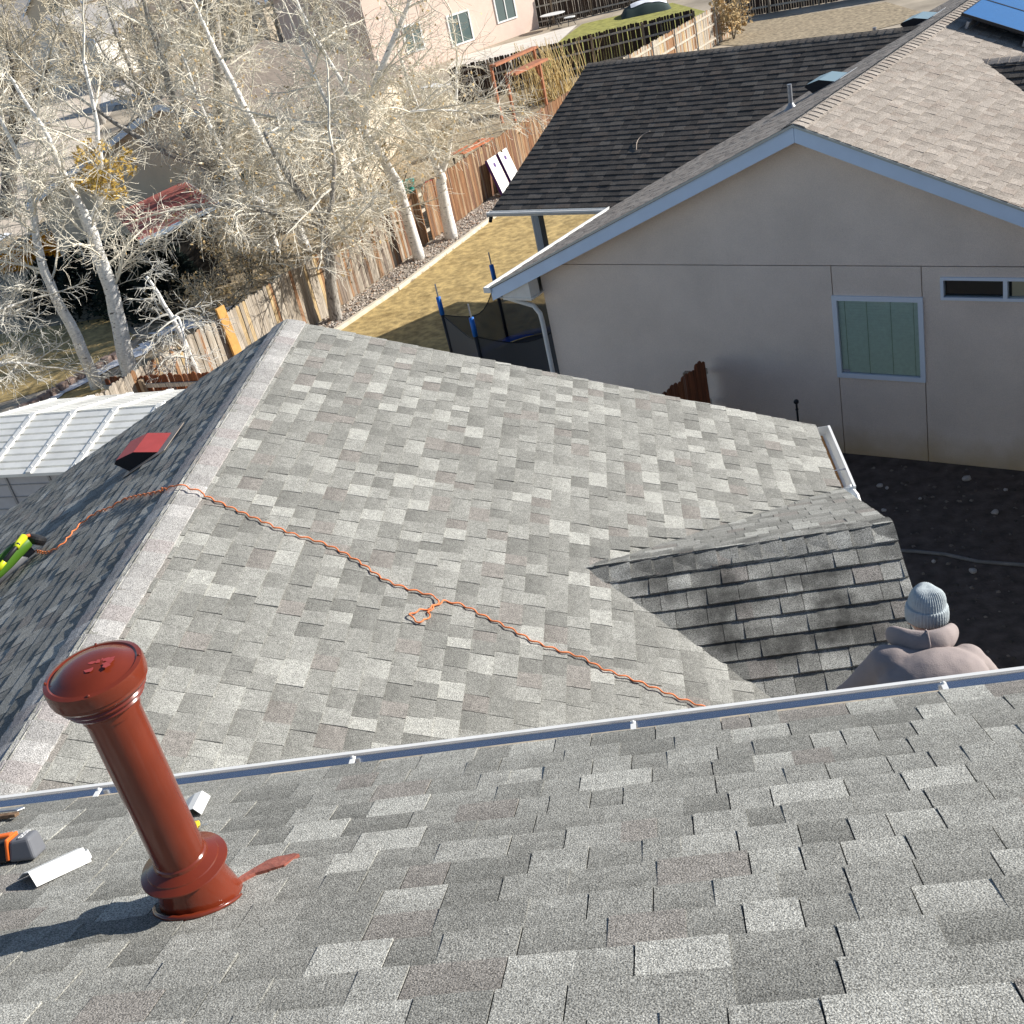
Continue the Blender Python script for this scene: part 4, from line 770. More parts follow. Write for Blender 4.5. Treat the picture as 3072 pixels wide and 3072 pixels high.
pts = [(2.2, 11.95), (2.57, 11.80), (2.85, 11.66), (3.15, 11.42), (3.6, 11.22), (4.6, 10.8), (6, 10.3)]; b = MB(); b.tube([V((x, y, .03)) for x, y in pts], .022, 6); o = b.obj('kerb_strip', mat('grey_kerb', (.20, .19, .18), .9, vary=.2, vscale=9)); o['kind'] = 'structure'
p = ab(5.93, 12.75, 0); b = MB(); b.tube([p, p + Zv * 1.12], .014, 8); b.ball(p + Zv * 1.16, .035, 10); b.ball(p + Zv * 1.05, .022, 8); o = b.obj('standpipe', m_blk); tag(o, 'thin black standpipe in front of the stucco wall', 'pipe')
b = MB(); b.tube(smooth_path([ab(11.17, 18.42, 3.032), ab(11.25, 18.62, 3.13), ab(11.22, 18.78, 3.20), ab(11.10, 18.88, 3.24)], 5), .008, 6); o = b.obj('cable_scrap', m_ventg, smooth=True); tag(o, 'short curved white strip lying on the dark patio roof', 'cable')
# lawn game boards leaning on the fence
for k, y in enumerate((36.15, 36.9)):
    d = V((.366, .930, 0)); n_ = V((.930, -.366, 0)); base = V((FX(y) + .06, y, -.8)); t_ = thing('game_board', ('white board with purple sides leaning on the fence, nearer one' if k == 0 else 'white board with purple sides leaning on the fence, farther one'), 'game board', base + n_ * .35, 'bag toss boards on the fence')
    lo, up = base + n_ * .42, n_ * -.34 + Zv * 1.16; out = n_ * .08 + Zv * .025; b = MB(); b.box(lo + out * 1.02, d * .62, up, out * .12); 
    b.obj('face_panel', m_chip, t_, fix=True); b = MB()
    for q in (0, .60): b.box(lo + d * q, d * .02, up, out)
    b.box(lo + d * .02, d * .58, up * .02, out); b.obj('side_rail', m_purple, t_, fix=True)
    b = MB(); c = lo + d * .31 + up * .80 + out * 1.165; b.add([c + d * .075 * math.cos(i * .2618) + up.normalized() * .075 * math.sin(i * .2618) for i in range(24)], [tuple(range(24))]); b.obj('hole', m_purple, t_)
# trampoline
tc = ab(12.45, 16.1, -.8); tr = thing('trampoline', 'round trampoline with black safety net and blue pole sleeves', 'trampoline', tc); RR = 1.6
b = MB(); b.lathe(tc + Zv * .70, [(.001, 0), (RR - .28, 0)], 48); b.obj('jumping_mat', m_blk, tr)
b = MB(); b.lathe(tc + Zv * .70, [(RR - .28, .02), (RR - .25, .035), (RR, .03), (RR + .03, -.01)], 48); b.obj('rim_pad', mat('blue_pad', (.01, .06, .30), .5), tr, smooth=True)
pol = []
for k in range(6):
    an = R(57 + k * 60); q = tc + V((math.cos(an), math.sin(an), 0)) * (RR + .05); pol.append(q); b = MB(); b.tube([q, q + Zv * 1.86], .036, 8); po = b.obj('pole', m_blk, tr, smooth=True)
    b = MB(); b.tube([q + Zv * 1.86, q + Zv * 2.20], .045, 10); o = b.obj('foam_sleeve', m_blue, tr, smooth=True); b = MB(); b.tube([q + Zv * 2.20, q + Zv * 2.45], .015, 6); b.obj('pole_tip', m_grey, tr)
    b = MB(); b.tube([q, q + V((-math.cos(an) * .3, -math.sin(an) * .3, 0)), q + V((-math.cos(an) * .3, -math.sin(an) * .3, .68))], .02, 6); b.obj('leg', m_grey, tr)
for k in range(6):
    p, q = pol[k], pol[(k + 1) % 6]; b = MB(); n = 10; vs = []
    for i in range(n + 1):
        t = i / n; c = p.lerp(q, t); inn = (tc - c); inn.z = 0; c = c + inn.normalized() * (.16 * math.sin(math.pi * t)); sag = .30 * math.sin(math.pi * t)
        for j in range(6): vs.append(c + Zv * (.70 + (1.15 - sag) * j / 5 + .0))
    b.add(vs, [(i * 6 + j, (i + 1) * 6 + j, (i + 1) * 6 + j + 1, i * 6 + j + 1) for i in range(n) for j in range(5)]); b.obj('net_panel', m_net, tr, smooth=True)
    b = MB(); b.tube([vs[i * 6 + 5] for i in range(n + 1)], .010, 5); b.obj('net_hem', m_blk, tr)
# white metal shed
sh = thing('metal_shed', 'white metal garden shed with ribbed roof beside our eave', 'shed', (-9, 16.5, -.8))
su, sv, so_ = V((.97, -.243, 0)), V((.243, .97, 0)), V((-10.45, 15.72, 0)); SZ = lambda s_, t, z: so_ + su * s_ + sv * t + Zv * z; ze, zr, tr_, te_ = 1.27, 1.64, 1.45, 2.9; sa0, sa1 = -1.2, 4.2
b = MB(); b.add([SZ(sa0 + .1, .1, -.85), SZ(sa1, .1, -.85), SZ(sa1, .1, ze), SZ(sa0 + .1, .1, ze), SZ(sa0 + .1, te_ - .1, -.85), SZ(sa1, te_ - .1, -.85), SZ(sa1, te_ - .1, ze), SZ(sa0 + .1, te_ - .1, ze), SZ(sa0 + .1, tr_, zr - .03), SZ(sa1, tr_, zr - .03)], [(0, 1, 2, 3), (5, 4, 7, 6), (4, 0, 3, 8, 7), (1, 5, 6, 9, 2)]); b.obj('wall', m_shedw, sh)
b = MB()
for k in range(9): b.box(SZ(sa0 + .08, .085, -.7 + k * .22), su * (sa1 - sa0 - .1), sv * .012, Zv * .014)
for q in range(6): b.box(SZ(sa0 + .3 + q * .85, .078, -.8), su * .04, sv * .014, Zv * 2.05)
b.obj('wall_seams', m_grey, sh)
for k, (ta, tb) in enumerate(((0, tr_), (te_, tr_))):
    n = 9
    for i in range(n):
        P0 = SZ(sa0, ta + (tb - ta) * i / n, ze + (zr - ze) * i / n); P1 = SZ(sa0, ta + (tb - ta) * (i + 1) / n, ze + (zr - ze) * (i + 1) / n); X_ = su * (sa1 - sa0); b = MB(); b.box(P0 - Zv * .02, X_, (P1 - P0) * .72, Zv * .05); b.box(P0.lerp(P1, .72) - Zv * .02, X_, (P1 - P0) * .28, Zv * .012); b.obj('roof_sheet', m_shed, sh, fix=True)
    for q in range(7):
        b = MB(); a0, a1 = SZ(sa0 + q * .85, ta, ze + .028), SZ(sa0 + q * .85, tb, zr + .028); b.box(a0, su * .10, a1 - a0, Zv * .03); b.obj('roof_strap', m_shed, sh, fix=True)
        b = MB()
        for i in range(6): b.ball(a0.lerp(a1, (i + .5) / 6) + su * .05 + Zv * .034, .014, 6)
        b.obj('screw_head', m_wht, sh)
# edging blocks by the snow
for k in range(17):
    t = k / 16; p = V((-15.6, 22.6, -.8)).lerp(V((-13.55, 26.9, -.8)), t); rng = random.Random(k); d = V((.43, .90, 0)); n_ = V((.9, -.43, 0)); b = MB(); b.box(p, d * .235, n_ * -.2, Zv * rng.uniform(.16, .21)); o = bevel(b.obj('edging_block', m_block, fix=True), .02); tag(o, 'brown stone block in the curved edging row behind the metal shed', 'block', 'edging blocks behind the shed')
# ------------------------------------------------------------------ trees
def grow(mb, tips, p, d, L, r0, r1, lvl, rng, P):
    n = P['seg'][lvl]; pts = [p]; rad = [r0]; dirs = [d]; wd = P['wander'][lvl]; tz = P['trop'][lvl]
    for i in range(n):
        f = (i + 1) / n; d = (d + V((rng.gauss(0, wd), rng.gauss(0, wd), rng.gauss(0, wd * .8) + tz * (1 if f < .65 else P.get('tip', 1))))).normalized()
        p = p + d * (L / n); pts.append(p); rad.append(r0 + (r1 - r0) * f); dirs.append(d)
    mb.tube(pts, rad, P['side'][lvl], cap=False)
    if lvl == 2: tips.append(p)
    if lvl < 2:
        nc = P['n'][lvl + 1]; nc = max(2, int(nc * rng.uniform(.7, 1.25) * min(1.3, .45 + L / P['len'][lvl])))
        for k in range(nc):
            t = .16 + .84 * (k + rng.random()) / nc; x = t * n; i = min(int(x), n - 1); q = pts[i].lerp(pts[i + 1], x - i); dd = dirs[i]
            o = dd.orthogonal(); o.rotate(Quaternion(dd, rng.random() * 6.283)); an = R(rng.uniform(*P['ang'][lvl + 1])); cd = (dd * math.cos(an) + o * math.sin(an)).normalized()
            cl = P['len'][lvl + 1] * rng.uniform(.55, 1.2) * (1 - .45 * t); rr = min(P['rad'][lvl + 1], rad[i] * .8)
            grow(mb, tips, q, cd, cl, rr, max(rr * .42, P['rmin']), lvl + 1, rng, P)
BIRCH = dict(seg=(6, 5, 4), side=(5, 3, 3), wander=(.13, .17, .20), trop=(.05, -.03, -.05), tip=-1.6, n=(0, 7, 6), ang=((40, 75), (30, 60), (25, 55)), len=(1.9, 1.05, .62), rad=(.030, .0115, .0058), rmin=.0036)
BROWN = dict(BIRCH, len=(2.1, 1.15, .68), trop=(.07, .0, .0), tip=1)
HANG = dict(BIRCH, trop=(-.12, -.10, -.08), tip=.3, len=(2.1, 1.0, .6), n=(0, 8, 7))
def tree(name, label, limbs, nprim, seed, bark, twig, P, leaves=0, lmat=None, lsel=None, group=None, start=.3, up=.35, lsize=.05):
    base = V(limbs[0][0][:3]); t_ = thing(name, label, 'tree', base, group); rng = random.Random(seed); tr_ = MB(); cr = MB(); tips = []; dens = []
    for lb in limbs:
        pts = [V(q[:3]) for q in lb]; rad = [q[3] for q in lb]; n = 4; sp = smooth_path([(*q[:3],) for q in lb], n); sr = []
        for i in range(len(sp)):
            x = i / n; k = min(int(x), len(rad) - 2); sr.append(rad[k] + (rad[k + 1] - rad[k]) * (x - k))
        sp = [q + V((mnoise.noise(q * 2.1), mnoise.noise(q * 2.1 + V((9, 0, 0))), 0)) * .05 * (1 if 0 < i < len(sp) - 1 else 0) for i, q in enumerate(sp)]
        tr_.tube(sp, sr, 9); dens.append((sp, sr))
    tot_ = sum(len(s_) for s_, _ in dens)
    for sp, sr in dens:
        nb = max(3, int(nprim * len(sp) / tot_)); first = sp is dens[0][0]
        for k in range(nb):
            t = (start if first else .12) + (1 - (start if first else .12)) * (k + rng.random()) / nb; x = t * (len(sp) - 1); i = min(int(x), len(sp) - 2); q = sp[i].lerp(sp[i + 1], x - i); dd = (sp[i + 1] - sp[i]).normalized(); az = rng.random() * 6.283
            cd = (V((math.cos(az), math.sin(az), 0)) + dd * rng.uniform(.15, .8) + Zv * up * rng.uniform(-.6, 1.2)).normalized(); L = P['len'][0] * rng.uniform(.55, 1.25) * (1.05 - .5 * t); rr = min(P['rad'][0], sr[i] * .6)
            grow(cr, tips, q, cd, L, rr, rr * .4, 0, rng, P)
        if not first or len(dens) == 1: grow(cr, tips, sp[-1], (sp[-1] - sp[-2]).normalized(), P['len'][0], sr[-1], sr[-1] * .4, 0, rng, P)
    tr_.obj('trunk', bark, t_, smooth=True); cr.obj('crown', twig, t_)
    if leaves:
        lf = MB(); tp_ = [q for q in tips if lsel is None or lsel(q)] or tips
        for k in range(leaves):
            q = rng.choice(tp_) + V((rng.gauss(0, .05), rng.gauss(0, .05), rng.gauss(0, .05))); a = V((rng.gauss(0, 1), rng.gauss(0, 1), rng.gauss(0, 1))).normalized(); c = a.orthogonal().normalized(); s_ = lsize * rng.uniform(.6, 1.3)
            lf.add([q - a * s_, q + c * s_ * .6, q + a * s_, q - c * s_ * .6], [(0, 1, 2, 3)])
        o = lf.obj('leaves', lmat or m_leaf, t_); o['kind'] = 'stuff'
    return t_
tree('birch_tree', 'forked white birch behind the metal shed with a golden leaf cluster', [[(-12.57, 25.39, -.85, .21), (-12.41, 25.47, .56, .185), (-12.30, 25.52, 1.43, .17), (-12.25, 25.54, 2.38, .155), (-12.24, 25.55, 2.85, .14), (-12.35, 25.50, 4.10, .075), (-12.42, 25.48, 5.13, .05), (-12.7, 25.4, 6.4, .03)], [(-12.24, 25.55, 2.8, .12), (-11.91, 25.71, 3.25, .085), (-11.64, 25.83, 3.9, .07), (-11.42, 25.94, 4.9, .05), (-11.2, 26.0, 6.2, .03)]],
     34, 101, m_bark, m_twig, BIRCH, 900, m_gold, lsel=lambda q: (q - V((-11.55, 25.85, 4.0))).length < .75, start=.22, lsize=.055)
tree('birch_tree', 'slim leaning birch at the left beside the edging blocks', [[(-13.37, 25.13, -.85, .15), (-13.35, 25.14, .53, .135), (-13.44, 25.09, 1.88, .11), (-13.36, 25.14, 2.87, .09), (-13.13, 25.26, 3.71, .07), (-13.08, 25.28, 4.59, .05), (-13.2, 25.3, 6.0, .025)]], 28, 102, m_bark, m_twig, BIRCH, start=.3)
tree('birch_tree', 'large grey tree with the thickest trunk in the middle of the thicket', [[(-12.44, 35.06, -.85, .30), (-12.22, 35.14, .73, .27), (-11.95, 35.23, 2.09, .25), (-11.79, 35.28, 3.04, .22), (-11.38, 35.42, 4.67, .17), (-10.98, 35.55, 6.4, .12), (-10.6, 35.65, 8.4, .06)], [(-12.2, 35.12, .9, .16), (-12.66, 34.98, 2.29, .14), (-12.81, 34.93, 3.61, .12), (-12.81, 34.93, 5.3, .09), (-12.7, 34.95, 7.3, .05)], [(-12.0, 35.2, 2.0, .14), (-12.9, 34.8, 2.35, .11), (-13.9, 34.4, 3.2, .08), (-14.9, 34.0, 4.5, .05)], [(-11.75, 35.3, 3.1, .11), (-11.0, 35.1, 3.25, .08), (-9.9, 34.8, 3.0, .06), (-8.8, 34.4, 2.7, .035)]],
     66, 103, m_barkg, m_twig, dict(BROWN, len=(2.5, 1.25, .7)), 400, m_leaf, start=.2)
tree('birch_tree', 'thin pale birch in front of the brown roofed house, nearer the red shed', [[(-10.77, 33.48, -.85, .13), (-10.69, 33.51, .68, .11), (-10.95, 33.42, 1.3, .10), (-11.19, 33.34, 1.9, .09), (-11.5, 33.3, 3.6, .06), (-11.6, 33.3, 5.4, .03)]], 34, 104, m_bark, m_twig, BIRCH, 250, m_leaf, start=.15)
tree('birch_tree', 'tall thin pale birch right of the thickest trunk', [[(-9.96, 33.95, -.85, .16), (-10.08, 33.91, 1.05, .14), (-10.22, 33.87, 2.18, .12), (-10.60, 33.76, 4.25, .09), (-10.9, 33.7, 6.0, .05), (-11.0, 33.7, 7.4, .025)]], 36, 105, m_bark, m_twig, BIRCH, 250, m_leaf, start=.12)
tree('birch_tree', 'slender white birch at the gravel strip, leftmost of three', [[(-6.95, 30.6, -.85, .09), (-6.98, 30.6, .78, .08), (-7.05, 30.55, 1.55, .075), (-7.15, 30.5, 2.67, .06), (-7.4, 30.5, 4.0, .045), (-7.6, 30.5, 5.4, .025)]], 30, 106, m_bark, m_twig, HANG, start=.15)
tree('birch_tree', 'bright white birch at the gravel strip with a dark bent crown', [[(-6.10, 30.95, -.85, .17), (-6.15, 30.95, .84, .145), (-6.24, 30.93, 1.6, .13), (-6.52, 30.88, 2.4, .11), (-6.58, 30.86, 3.12, .10), (-5.5, 31.0, 4.63, .075), (-4.7, 31.2, 5.7, .05), (-4.2, 31.3, 7.0, .03)], [(-6.58, 30.86, 3.0, .08), (-6.9, 30.7, 4.2, .06), (-7.3, 30.6, 5.6, .04), (-7.5, 30.6, 7.0, .02)], [(-6.5, 30.88, 2.6, .07), (-5.6, 30.9, 3.0, .05), (-4.6, 31.0, 2.9, .035), (-3.7, 31.2, 2.6, .02)], [(-6.55, 30.87, 2.9, .06), (-7.4, 30.4, 3.2, .05), (-8.6, 30.0, 3.7, .03)]],
     60, 107, m_bark, m_twig, dict(BIRCH, len=(2.3, 1.2, .7)), 500, m_leaf, start=.25)
tree('birch_tree', 'stout grey-footed birch against the orange fence, rightmost of three', [[(-5.35, 32.45, -.85, .20), (-5.30, 32.5, .64, .15), (-5.22, 32.5, .97, .13), (-5.4, 32.5, 2.0, .09), (-5.5, 32.6, 3.2, .06), (-5.6, 32.6, 4.4, .03)], [(-5.22, 32.5, .95, .09), (-4.9, 32.6, 1.5, .07), (-4.5, 32.7, 2.5, .05), (-4.2, 32.9, 3.6, .03)]], 30, 108, m_bark, m_twig, dict(BIRCH, len=(2.2, 1.15, .66)), start=.45)
tree('tree', 'dark barked tree with dense drooping twigs behind the ridge end', [[(-7.70, 27.0, -.85, .17), (-7.62, 27.0, -.13, .15), (-7.45, 27.1, 1.0, .13), (-7.5, 27.2, 1.6, .11), (-7.9, 27.3, 2.6, .08), (-8.2, 27.4, 3.8, .05)], [(-7.5, 27.2, 1.4, .08), (-8.3, 26.8, 2.0, .06), (-9.2, 26.5, 2.5, .045), (-10.2, 26.2, 2.7, .03)], [(-7.5, 27.15, 1.3, .08), (-7.0, 27.4, 2.2, .06), (-6.8, 27.6, 3.2, .04)]], 52, 109, m_barkg, m_twig, HANG, 350, m_leaf, start=.3)
tree('tree', 'black branched tree at the left edge beside the pale street', [[(-27.6, 50.3, -.85, .38), (-26.8, 50.7, 1.17, .32), (-26.3, 51.0, 2.41, .2), (-25.6, 51.5, 4.2, .12), (-25.2, 51.6, 6.0, .06)], [(-26.8, 50.7, 1.1, .2), (-27.4, 50.9, 3.0, .15), (-27.6, 51.0, 5.0, .08), (-27.7, 51, 7.0, .04)], [(-26.5, 50.9, 1.8, .16), (-25.2, 51.2, 3.2, .11), (-23.9, 51.5, 4.6, .06)]], 46, 110, m_barkd, m_twigd, dict(BROWN, len=(2.8, 1.3, .7), rad=(.05, .022, .012), rmin=.008), start=.3)
tree('birch_tree', 'bare whitish birch reaching in from the left edge above the shed', [[(-15.6, 23.4, -.85, .16), (-15.4, 23.6, .65, .13), (-15.0, 23.9, 2.0, .10), (-14.9, 24.0, 3.4, .06), (-14.9, 24.0, 4.8, .03)], [(-15.2, 23.7, 1.2, .06), (-14.6, 24.0, 1.7, .045), (-14.0, 24.3, 1.75, .03)], [(-15.4, 23.6, .5, .05), (-14.7, 23.9, .6, .04), (-14.1, 24.2, .35, .03)]], 40, 111, m_bark, mat('white_twigs', (.58, .56, .50), .9, vary=.2, vscale=2), dict(BIRCH, len=(1.6, .75, .4), trop=(.0, -.04, -.04)), start=.2)
tree('birch_tree', 'young birch with pale hanging branches behind the shaded roof edge', [[(-9.75, 22.7, -.85, .07), (-9.8, 22.7, .3, .06), (-9.9, 22.7, 1.3, .05), (-10.1, 22.7, 2.2, .03)], [(-9.9, 22.7, 1.2, .035), (-9.6, 22.3, 1.35, .03), (-9.45, 21.9, 1.0, .022), (-9.5, 21.6, .4, .015), (-9.6, 21.4, -.1, .01)]], 20, 112, m_bark, mat('white_twigs', (.58, .56, .50), .9), dict(HANG, len=(1.3, .6, .32), n=(0, 7, 6)), start=.3)
# low brush between the fence and the trees
for k, (x, y, h) in enumerate(((-9.6, 29.5, 1.5), (-11.0, 31.3, 1.5), (-8.6, 32.2, 1.6), (-12.4, 32.6, 1.3), (-10.2, 26.8, 1.2), (-7.4, 34.6, 1.6))):
    limbs = []; rng = random.Random(300 + k)
    for j in range(4): limbs.append([(x, y, -.85, .03), (x + rng.uniform(-.35, .35), y + rng.uniform(-.35, .35), -.8 + h * .45, .022), (x + rng.uniform(-.9, .9), y + rng.uniform(-.9, .9), -.8 + h, .012)])
    tree('shrub', ('brown bare shrub in the thicket, ' + ('under the hanging twigs by the fence', 'below the brown roofed house', 'behind the leftmost gravel birch', 'beside the red roofed shed', 'near the fresh yellow board', 'behind the bent crowned birch')[k]), limbs, 22, 301 + k, m_barkd, m_twigd, dict(BROWN, len=(1.0, .6, .36), n=(0, 7, 7), rad=(.014, .009, .006)), 420, m_leaf, start=.15, group='bare shrubs in the thicket')
# dark junipers
def conifer(label, x, y, h, r, seed):
    z = gz(x, y); t_ = thing('juniper', label, 'shrub', (x, y, z), 'dark evergreens behind the birches'); b = MB(); b.tube([(x, y, z - .1), (x, y, z + h * .8)], [.07, .02], 6); b.obj('trunk', m_barkd, t_); rng = random.Random(seed); lf = MB()
    for k in range(5200):
        f = rng.random() ** .8; an = rng.random() * 6.283; rr = r * (1 - f) ** .6 * (.55 + .5 * rng.random()) * (1 + .25 * math.sin(an * 3 + seed)); p = V((x + rr * math.cos(an), y + rr * math.sin(an), z + .05 + h * f)); d = V((math.cos(an), math.sin(an), rng.uniform(-.2, .7))).normalized(); c = d.orthogonal(); c.rotate(Quaternion(d, rng.random() * 6)); s_ = rng.uniform(.06, .16); lf.add([p, p + d * s_ * .6 + c * s_ * .28, p + d * s_ * 1.3, p + d * s_ * .6 - c * s_ * .28], [(0, 1, 2, 3)])
    lf.obj('crown', m_needle, t_)
for k, a in enumerate((('black-green juniper right of the forked birch', -12.9, 30.2, 2.0, 1.1), ('wide black-green juniper behind the forked birch', -14.2, 31.0, 2.1, 1.3), ('black-green juniper left of the forked birch', -15.9, 32.2, 1.9, 1.4), ('low dark juniper by the sunlit lawn at the left', -17.8, 33.4, 1.4, 1.2))): conifer(*a, 400 + k)
# orange shrub
for k, (x, y, lb) in enumerate(((-20.6, 39.9, 'bright orange shrub seen past the slim leaning birch'), (-22.0, 39.6, 'smaller bright orange shrub at the left edge'))):
    z = gz(x, y); t_ = thing('shrub', lb, 'shrub', (x, y, z), 'orange shrubs'); b = MB(); rng = random.Random(k)
    for j in range(6): b.tube([(x, y, z - .05), (x + rng.uniform(-.4, .4), y + rng.uniform(-.3, .3), z + .7)], [.02, .01], 5)
    b.obj('stem', m_barkd, t_); lf = MB()
    for j in range(2600):
        p = V((rng.gauss(0, .42), rng.gauss(0, .32), abs(rng.gauss(.35, .25)))) * (1 - .3 * k); a = V((rng.gauss(0, 1), rng.gauss(0, 1), rng.gauss(0, 1))).normalized(); c = a.orthogonal(); s_ = .06; q = V((x, y, z)) + p; lf.add([q - a * s_, q + c * s_ * .6, q + a * s_, q - c * s_ * .6], [(0, 1, 2, 3)])
    lf.obj('foliage', mat('orange_leaves', (.75, .33, .02), .8, vary=.25, vscale=4), t_)
# dry reeds by the dark fence
rd = thing('reed_clump', 'tall dry straw-coloured reeds in front of the dark fence', 'reeds', (-2.8, 51.0, -.8)); b = MB(); rng = random.Random(9)
for k in range(150):
    x, y = -2.9 + rng.gauss(0, .75), 51.2 + rng.gauss(0, .6); h = rng.uniform(1.3, 2.5); lx, ly = rng.gauss(-.25, .3), rng.gauss(0, .3); b.tube([(x, y, -.82), (x + lx * .4, y + ly * .4, -.8 + h * .6), (x + lx, y + ly, -.8 + h)], [.018, .014, .006], 4, cap=False)
b.obj('stalks', m_reed, rd)['kind'] = 'stuff'
tree('shrub', 'withered brown bush beside the sunlit fence end', [[(5.4, 57.0, -.85, .03), (5.3, 57.0, 0, .02), (5.1, 57.0, .8, .01)], [(5.4, 57.0, -.8, .03), (5.8, 57.2, .2, .015)]], 18, 77, m_barkd, m_twigd, dict(BROWN, len=(.9, .5, .3)), 900, m_leaf, start=.1, lsize=.09)
# bare trees of the neighbourhood, copied
far = []
for k in range(2):
    limbs = [[(0, 0, -.2, .22), (.1, 0, 1.6, .18), (.0, .1, 3.2, .13), (.15, .1, 5.2, .08), (.1, 0, 7.0, .04)], [(.05, 0, 1.7, .12), (-.9, .3, 3.2, .08), (-1.3, .5, 5.2, .04)], [(.05, 0, 2.0, .12), (.9, -.3, 3.6, .08), (1.4, -.6, 5.4, .04)]]
    far.append(tree('bare_tree', 'bare tree far off among the houses', limbs, 24, 500 + k, m_barkg, m_twigd, dict(BROWN, len=(2.3, 1.2, .7), n=(0, 7, 6), side=(4, 3, 3), rad=(.05, .026, .016), rmin=.010), start=.2, group='bare trees among the far houses'))
spots = [(-22, 60, 1.0, 'behind the brown roofed house'), (-17, 57, .9, 'just beyond the brown roof ridge'), (-26, 66, 1.0, 'beside the near end of the pale street'), (-33, 76, 1.1, 'along the middle of the pale street'), (-20, 76, 1.1, 'in front of the tan house at the top edge'), (-14, 62, .9, 'left of the pinkish house corner'), (-28, 88, 1.1, 'across the street from the pale driveway'), (-12, 84, 1.0, 'right behind the pinkish house'), (-37, 100, 1.2, 'between the driveway and the low tan house'), (-46, 96, 1.2, 'left of the pale driveway'), (-44, 128, 1.3, 'behind the white sided house'), (-66, 132, 1.3, 'in front of the far beige house'), (-84, 150, 1.4, 'left of the grey roofed far house'), (-56, 166, 1.3, 'behind the far beige house'), (-100, 205, 1.6, 'in front of the distant brown house'), (-82, 222, 1.6, 'near the distant grey house')]
for k, (x, y, s_, lb) in enumerate(spots):
    src = far[k % 2]; o = src if k < 2 else link(src.copy())
    if k >= 2:
        for ch in [c for c in src.children]:
            c2 = link(ch.copy()); c2.parent = o
    o['label'] = 'bare tree ' + lb; o.location = (x, y, gz(x, y)); o.rotation_euler = (0, 0, k * 1.7); o.scale = (s_, s_, s_ * (.85 + .1 * (k % 4)))
    
# ------------------------------------------------------------------ houses behind
def gable_house(name, label, c, L, Wd, H, rise, rz, wm, rm, wins=(), over=.35, gwins=(), z=None):
    cx, cy = c; z = gz(cx, cy) if z is None else z; t_ = thing(name, label, 'house', (cx, cy, z)); u, v = V((math.cos(rz), math.sin(rz), 0)), V((-math.sin(rz), math.cos(rz), 0)); O = V((cx, cy, z)); P_ = lambda a, b, h: O + u * a + v * b + Zv * h
    l, w_ = L / 2, Wd / 2; b = MB(); b.add([P_(-l, -w_, -.3), P_(l, -w_, -.3), P_(l, w_, -.3), P_(-l, w_, -.3), P_(-l, -w_, H), P_(l, -w_, H), P_(l, w_, H), P_(-l, w_, H), P_(-l, 0, H + rise), P_(l, 0, H + rise)], [(0, 1, 5, 4), (2, 3, 7, 6), (1, 2, 6, 9, 5), (3, 0, 4, 8, 7)]); b.obj('wall', wm, t_)
    sl = rise / w_
    for s_ in (-1, 1):
        e = P_(-l - over, s_ * (w_ + over), H - over * sl + .03); q = P_(-l - over, 0, H + rise + .03); b = MB(); b.box(e, u * (L + 2 * over), q - e, Zv * .12); b.obj('roof', rm, t_, fix=True)
        for g in (-l - over - .02, l + over - .02): b = MB(); e = P_(g, s_ * (w_ + over), H - over * sl - .1); q = P_(g, 0, H + rise - .1); b.box(e, u * .04, q - e, Zv * .2); b.obj('fascia', m_fascia, t_, fix=True)
    for (side, a, h, ww, hh) in wins:
        if side in (0, 1): f = lambda x, y, d: P_(a + x, (-1 if side == 0 else 1) * (w_ + d), h + y)
        else: f = lambda x, y, d: P_((l + d) * (1 if side == 2 else -1), a + x, h + y)
        b = MB(); 
        for (x0, y0, x1, y1) in ((0, 0, ww, .09), (0, hh - .09, ww, hh), (0, .09, .09, hh - .09), (ww - .09, .09, ww, hh - .09), (ww / 2 - .03, .09, ww / 2 + .03, hh - .09)): b.hexa([f(x0, y0, .0), f(x1, y0, .0), f(x1, y1, .0), f(x0, y1, .0), f(x0, y0, .06), f(x1, y0, .06), f(x1, y1, .06), f(x0, y1, .06)])
        wo = b.obj('window', m_wht, t_); b = MB(); b.quad(f(.05, .05, .02), f(ww - .05, .05, .02), f(ww - .05, hh - .05, .02), f(.05, hh - .05, .02)); q = b.obj('pane', m_glass, None); q.parent = wo
    return t_
th_ = math.atan2(7.3, 6.45)
gable_house('house', 'pinkish stucco house behind the fence with white framed windows', (-11.6, 74.6), 13.0, 8.0, 5.2, 2.0, th_, m_pink, m_roofg, ((0, 3.1, 1.0, 1.7, 2.0), (0, -.8, .6, 1.8, 1.7), (0, -4.2, 1.0, 1.4, 1.5)))
gable_house('house', 'brown roofed house among the birches with its gable towards us', (-14.2, 44.2), 13.4, 10.2, 2.55, 2.0, math.pi / 2, m_beige, m_roofb, ((3, -2.5, 1.0, 1.6, 1.2), (1, 2, .9, 1.5, 1.2), (0, -3, .9, 1.5, 1.2)))
gable_house('house', 'beige two-storey house far up the street with a small gable window', (-60, 148), 13, 9, 6.0, 3.4, 1.2, m_beige, m_roofg, ((3, -1.0, 5.0, 1.8, 2.0), (0, 1, 1.2, 2, 1.6), (3, -3, .9, 2.2, 1.6)))
gable_house('house', 'grey roofed far house in the upper left corner', (-74, 164), 18, 11, 4.0, 3.2, .35, m_cream, m_roofg, ((0, -4, 1.2, 2, 1.5), (0, 2, 1.2, 2, 1.5)))
gable_house('house', 'white sided house beside the pale driveway', (-46, 112), 11, 8, 3.6, 2.4, 1.25, m_cream, m_roofg, ((3, -2, 1, 1.8, 1.4), (0, 1, 1, 1.8, 1.4)))
gable_house('house', 'low tan house in the left background behind bare trees', (-34, 106), 12, 8, 3.0, 2.2, .5, m_beige, m_roofb, ((0, -3, .9, 1.8, 1.3), (0, 2, .9, 1.8, 1.3)))
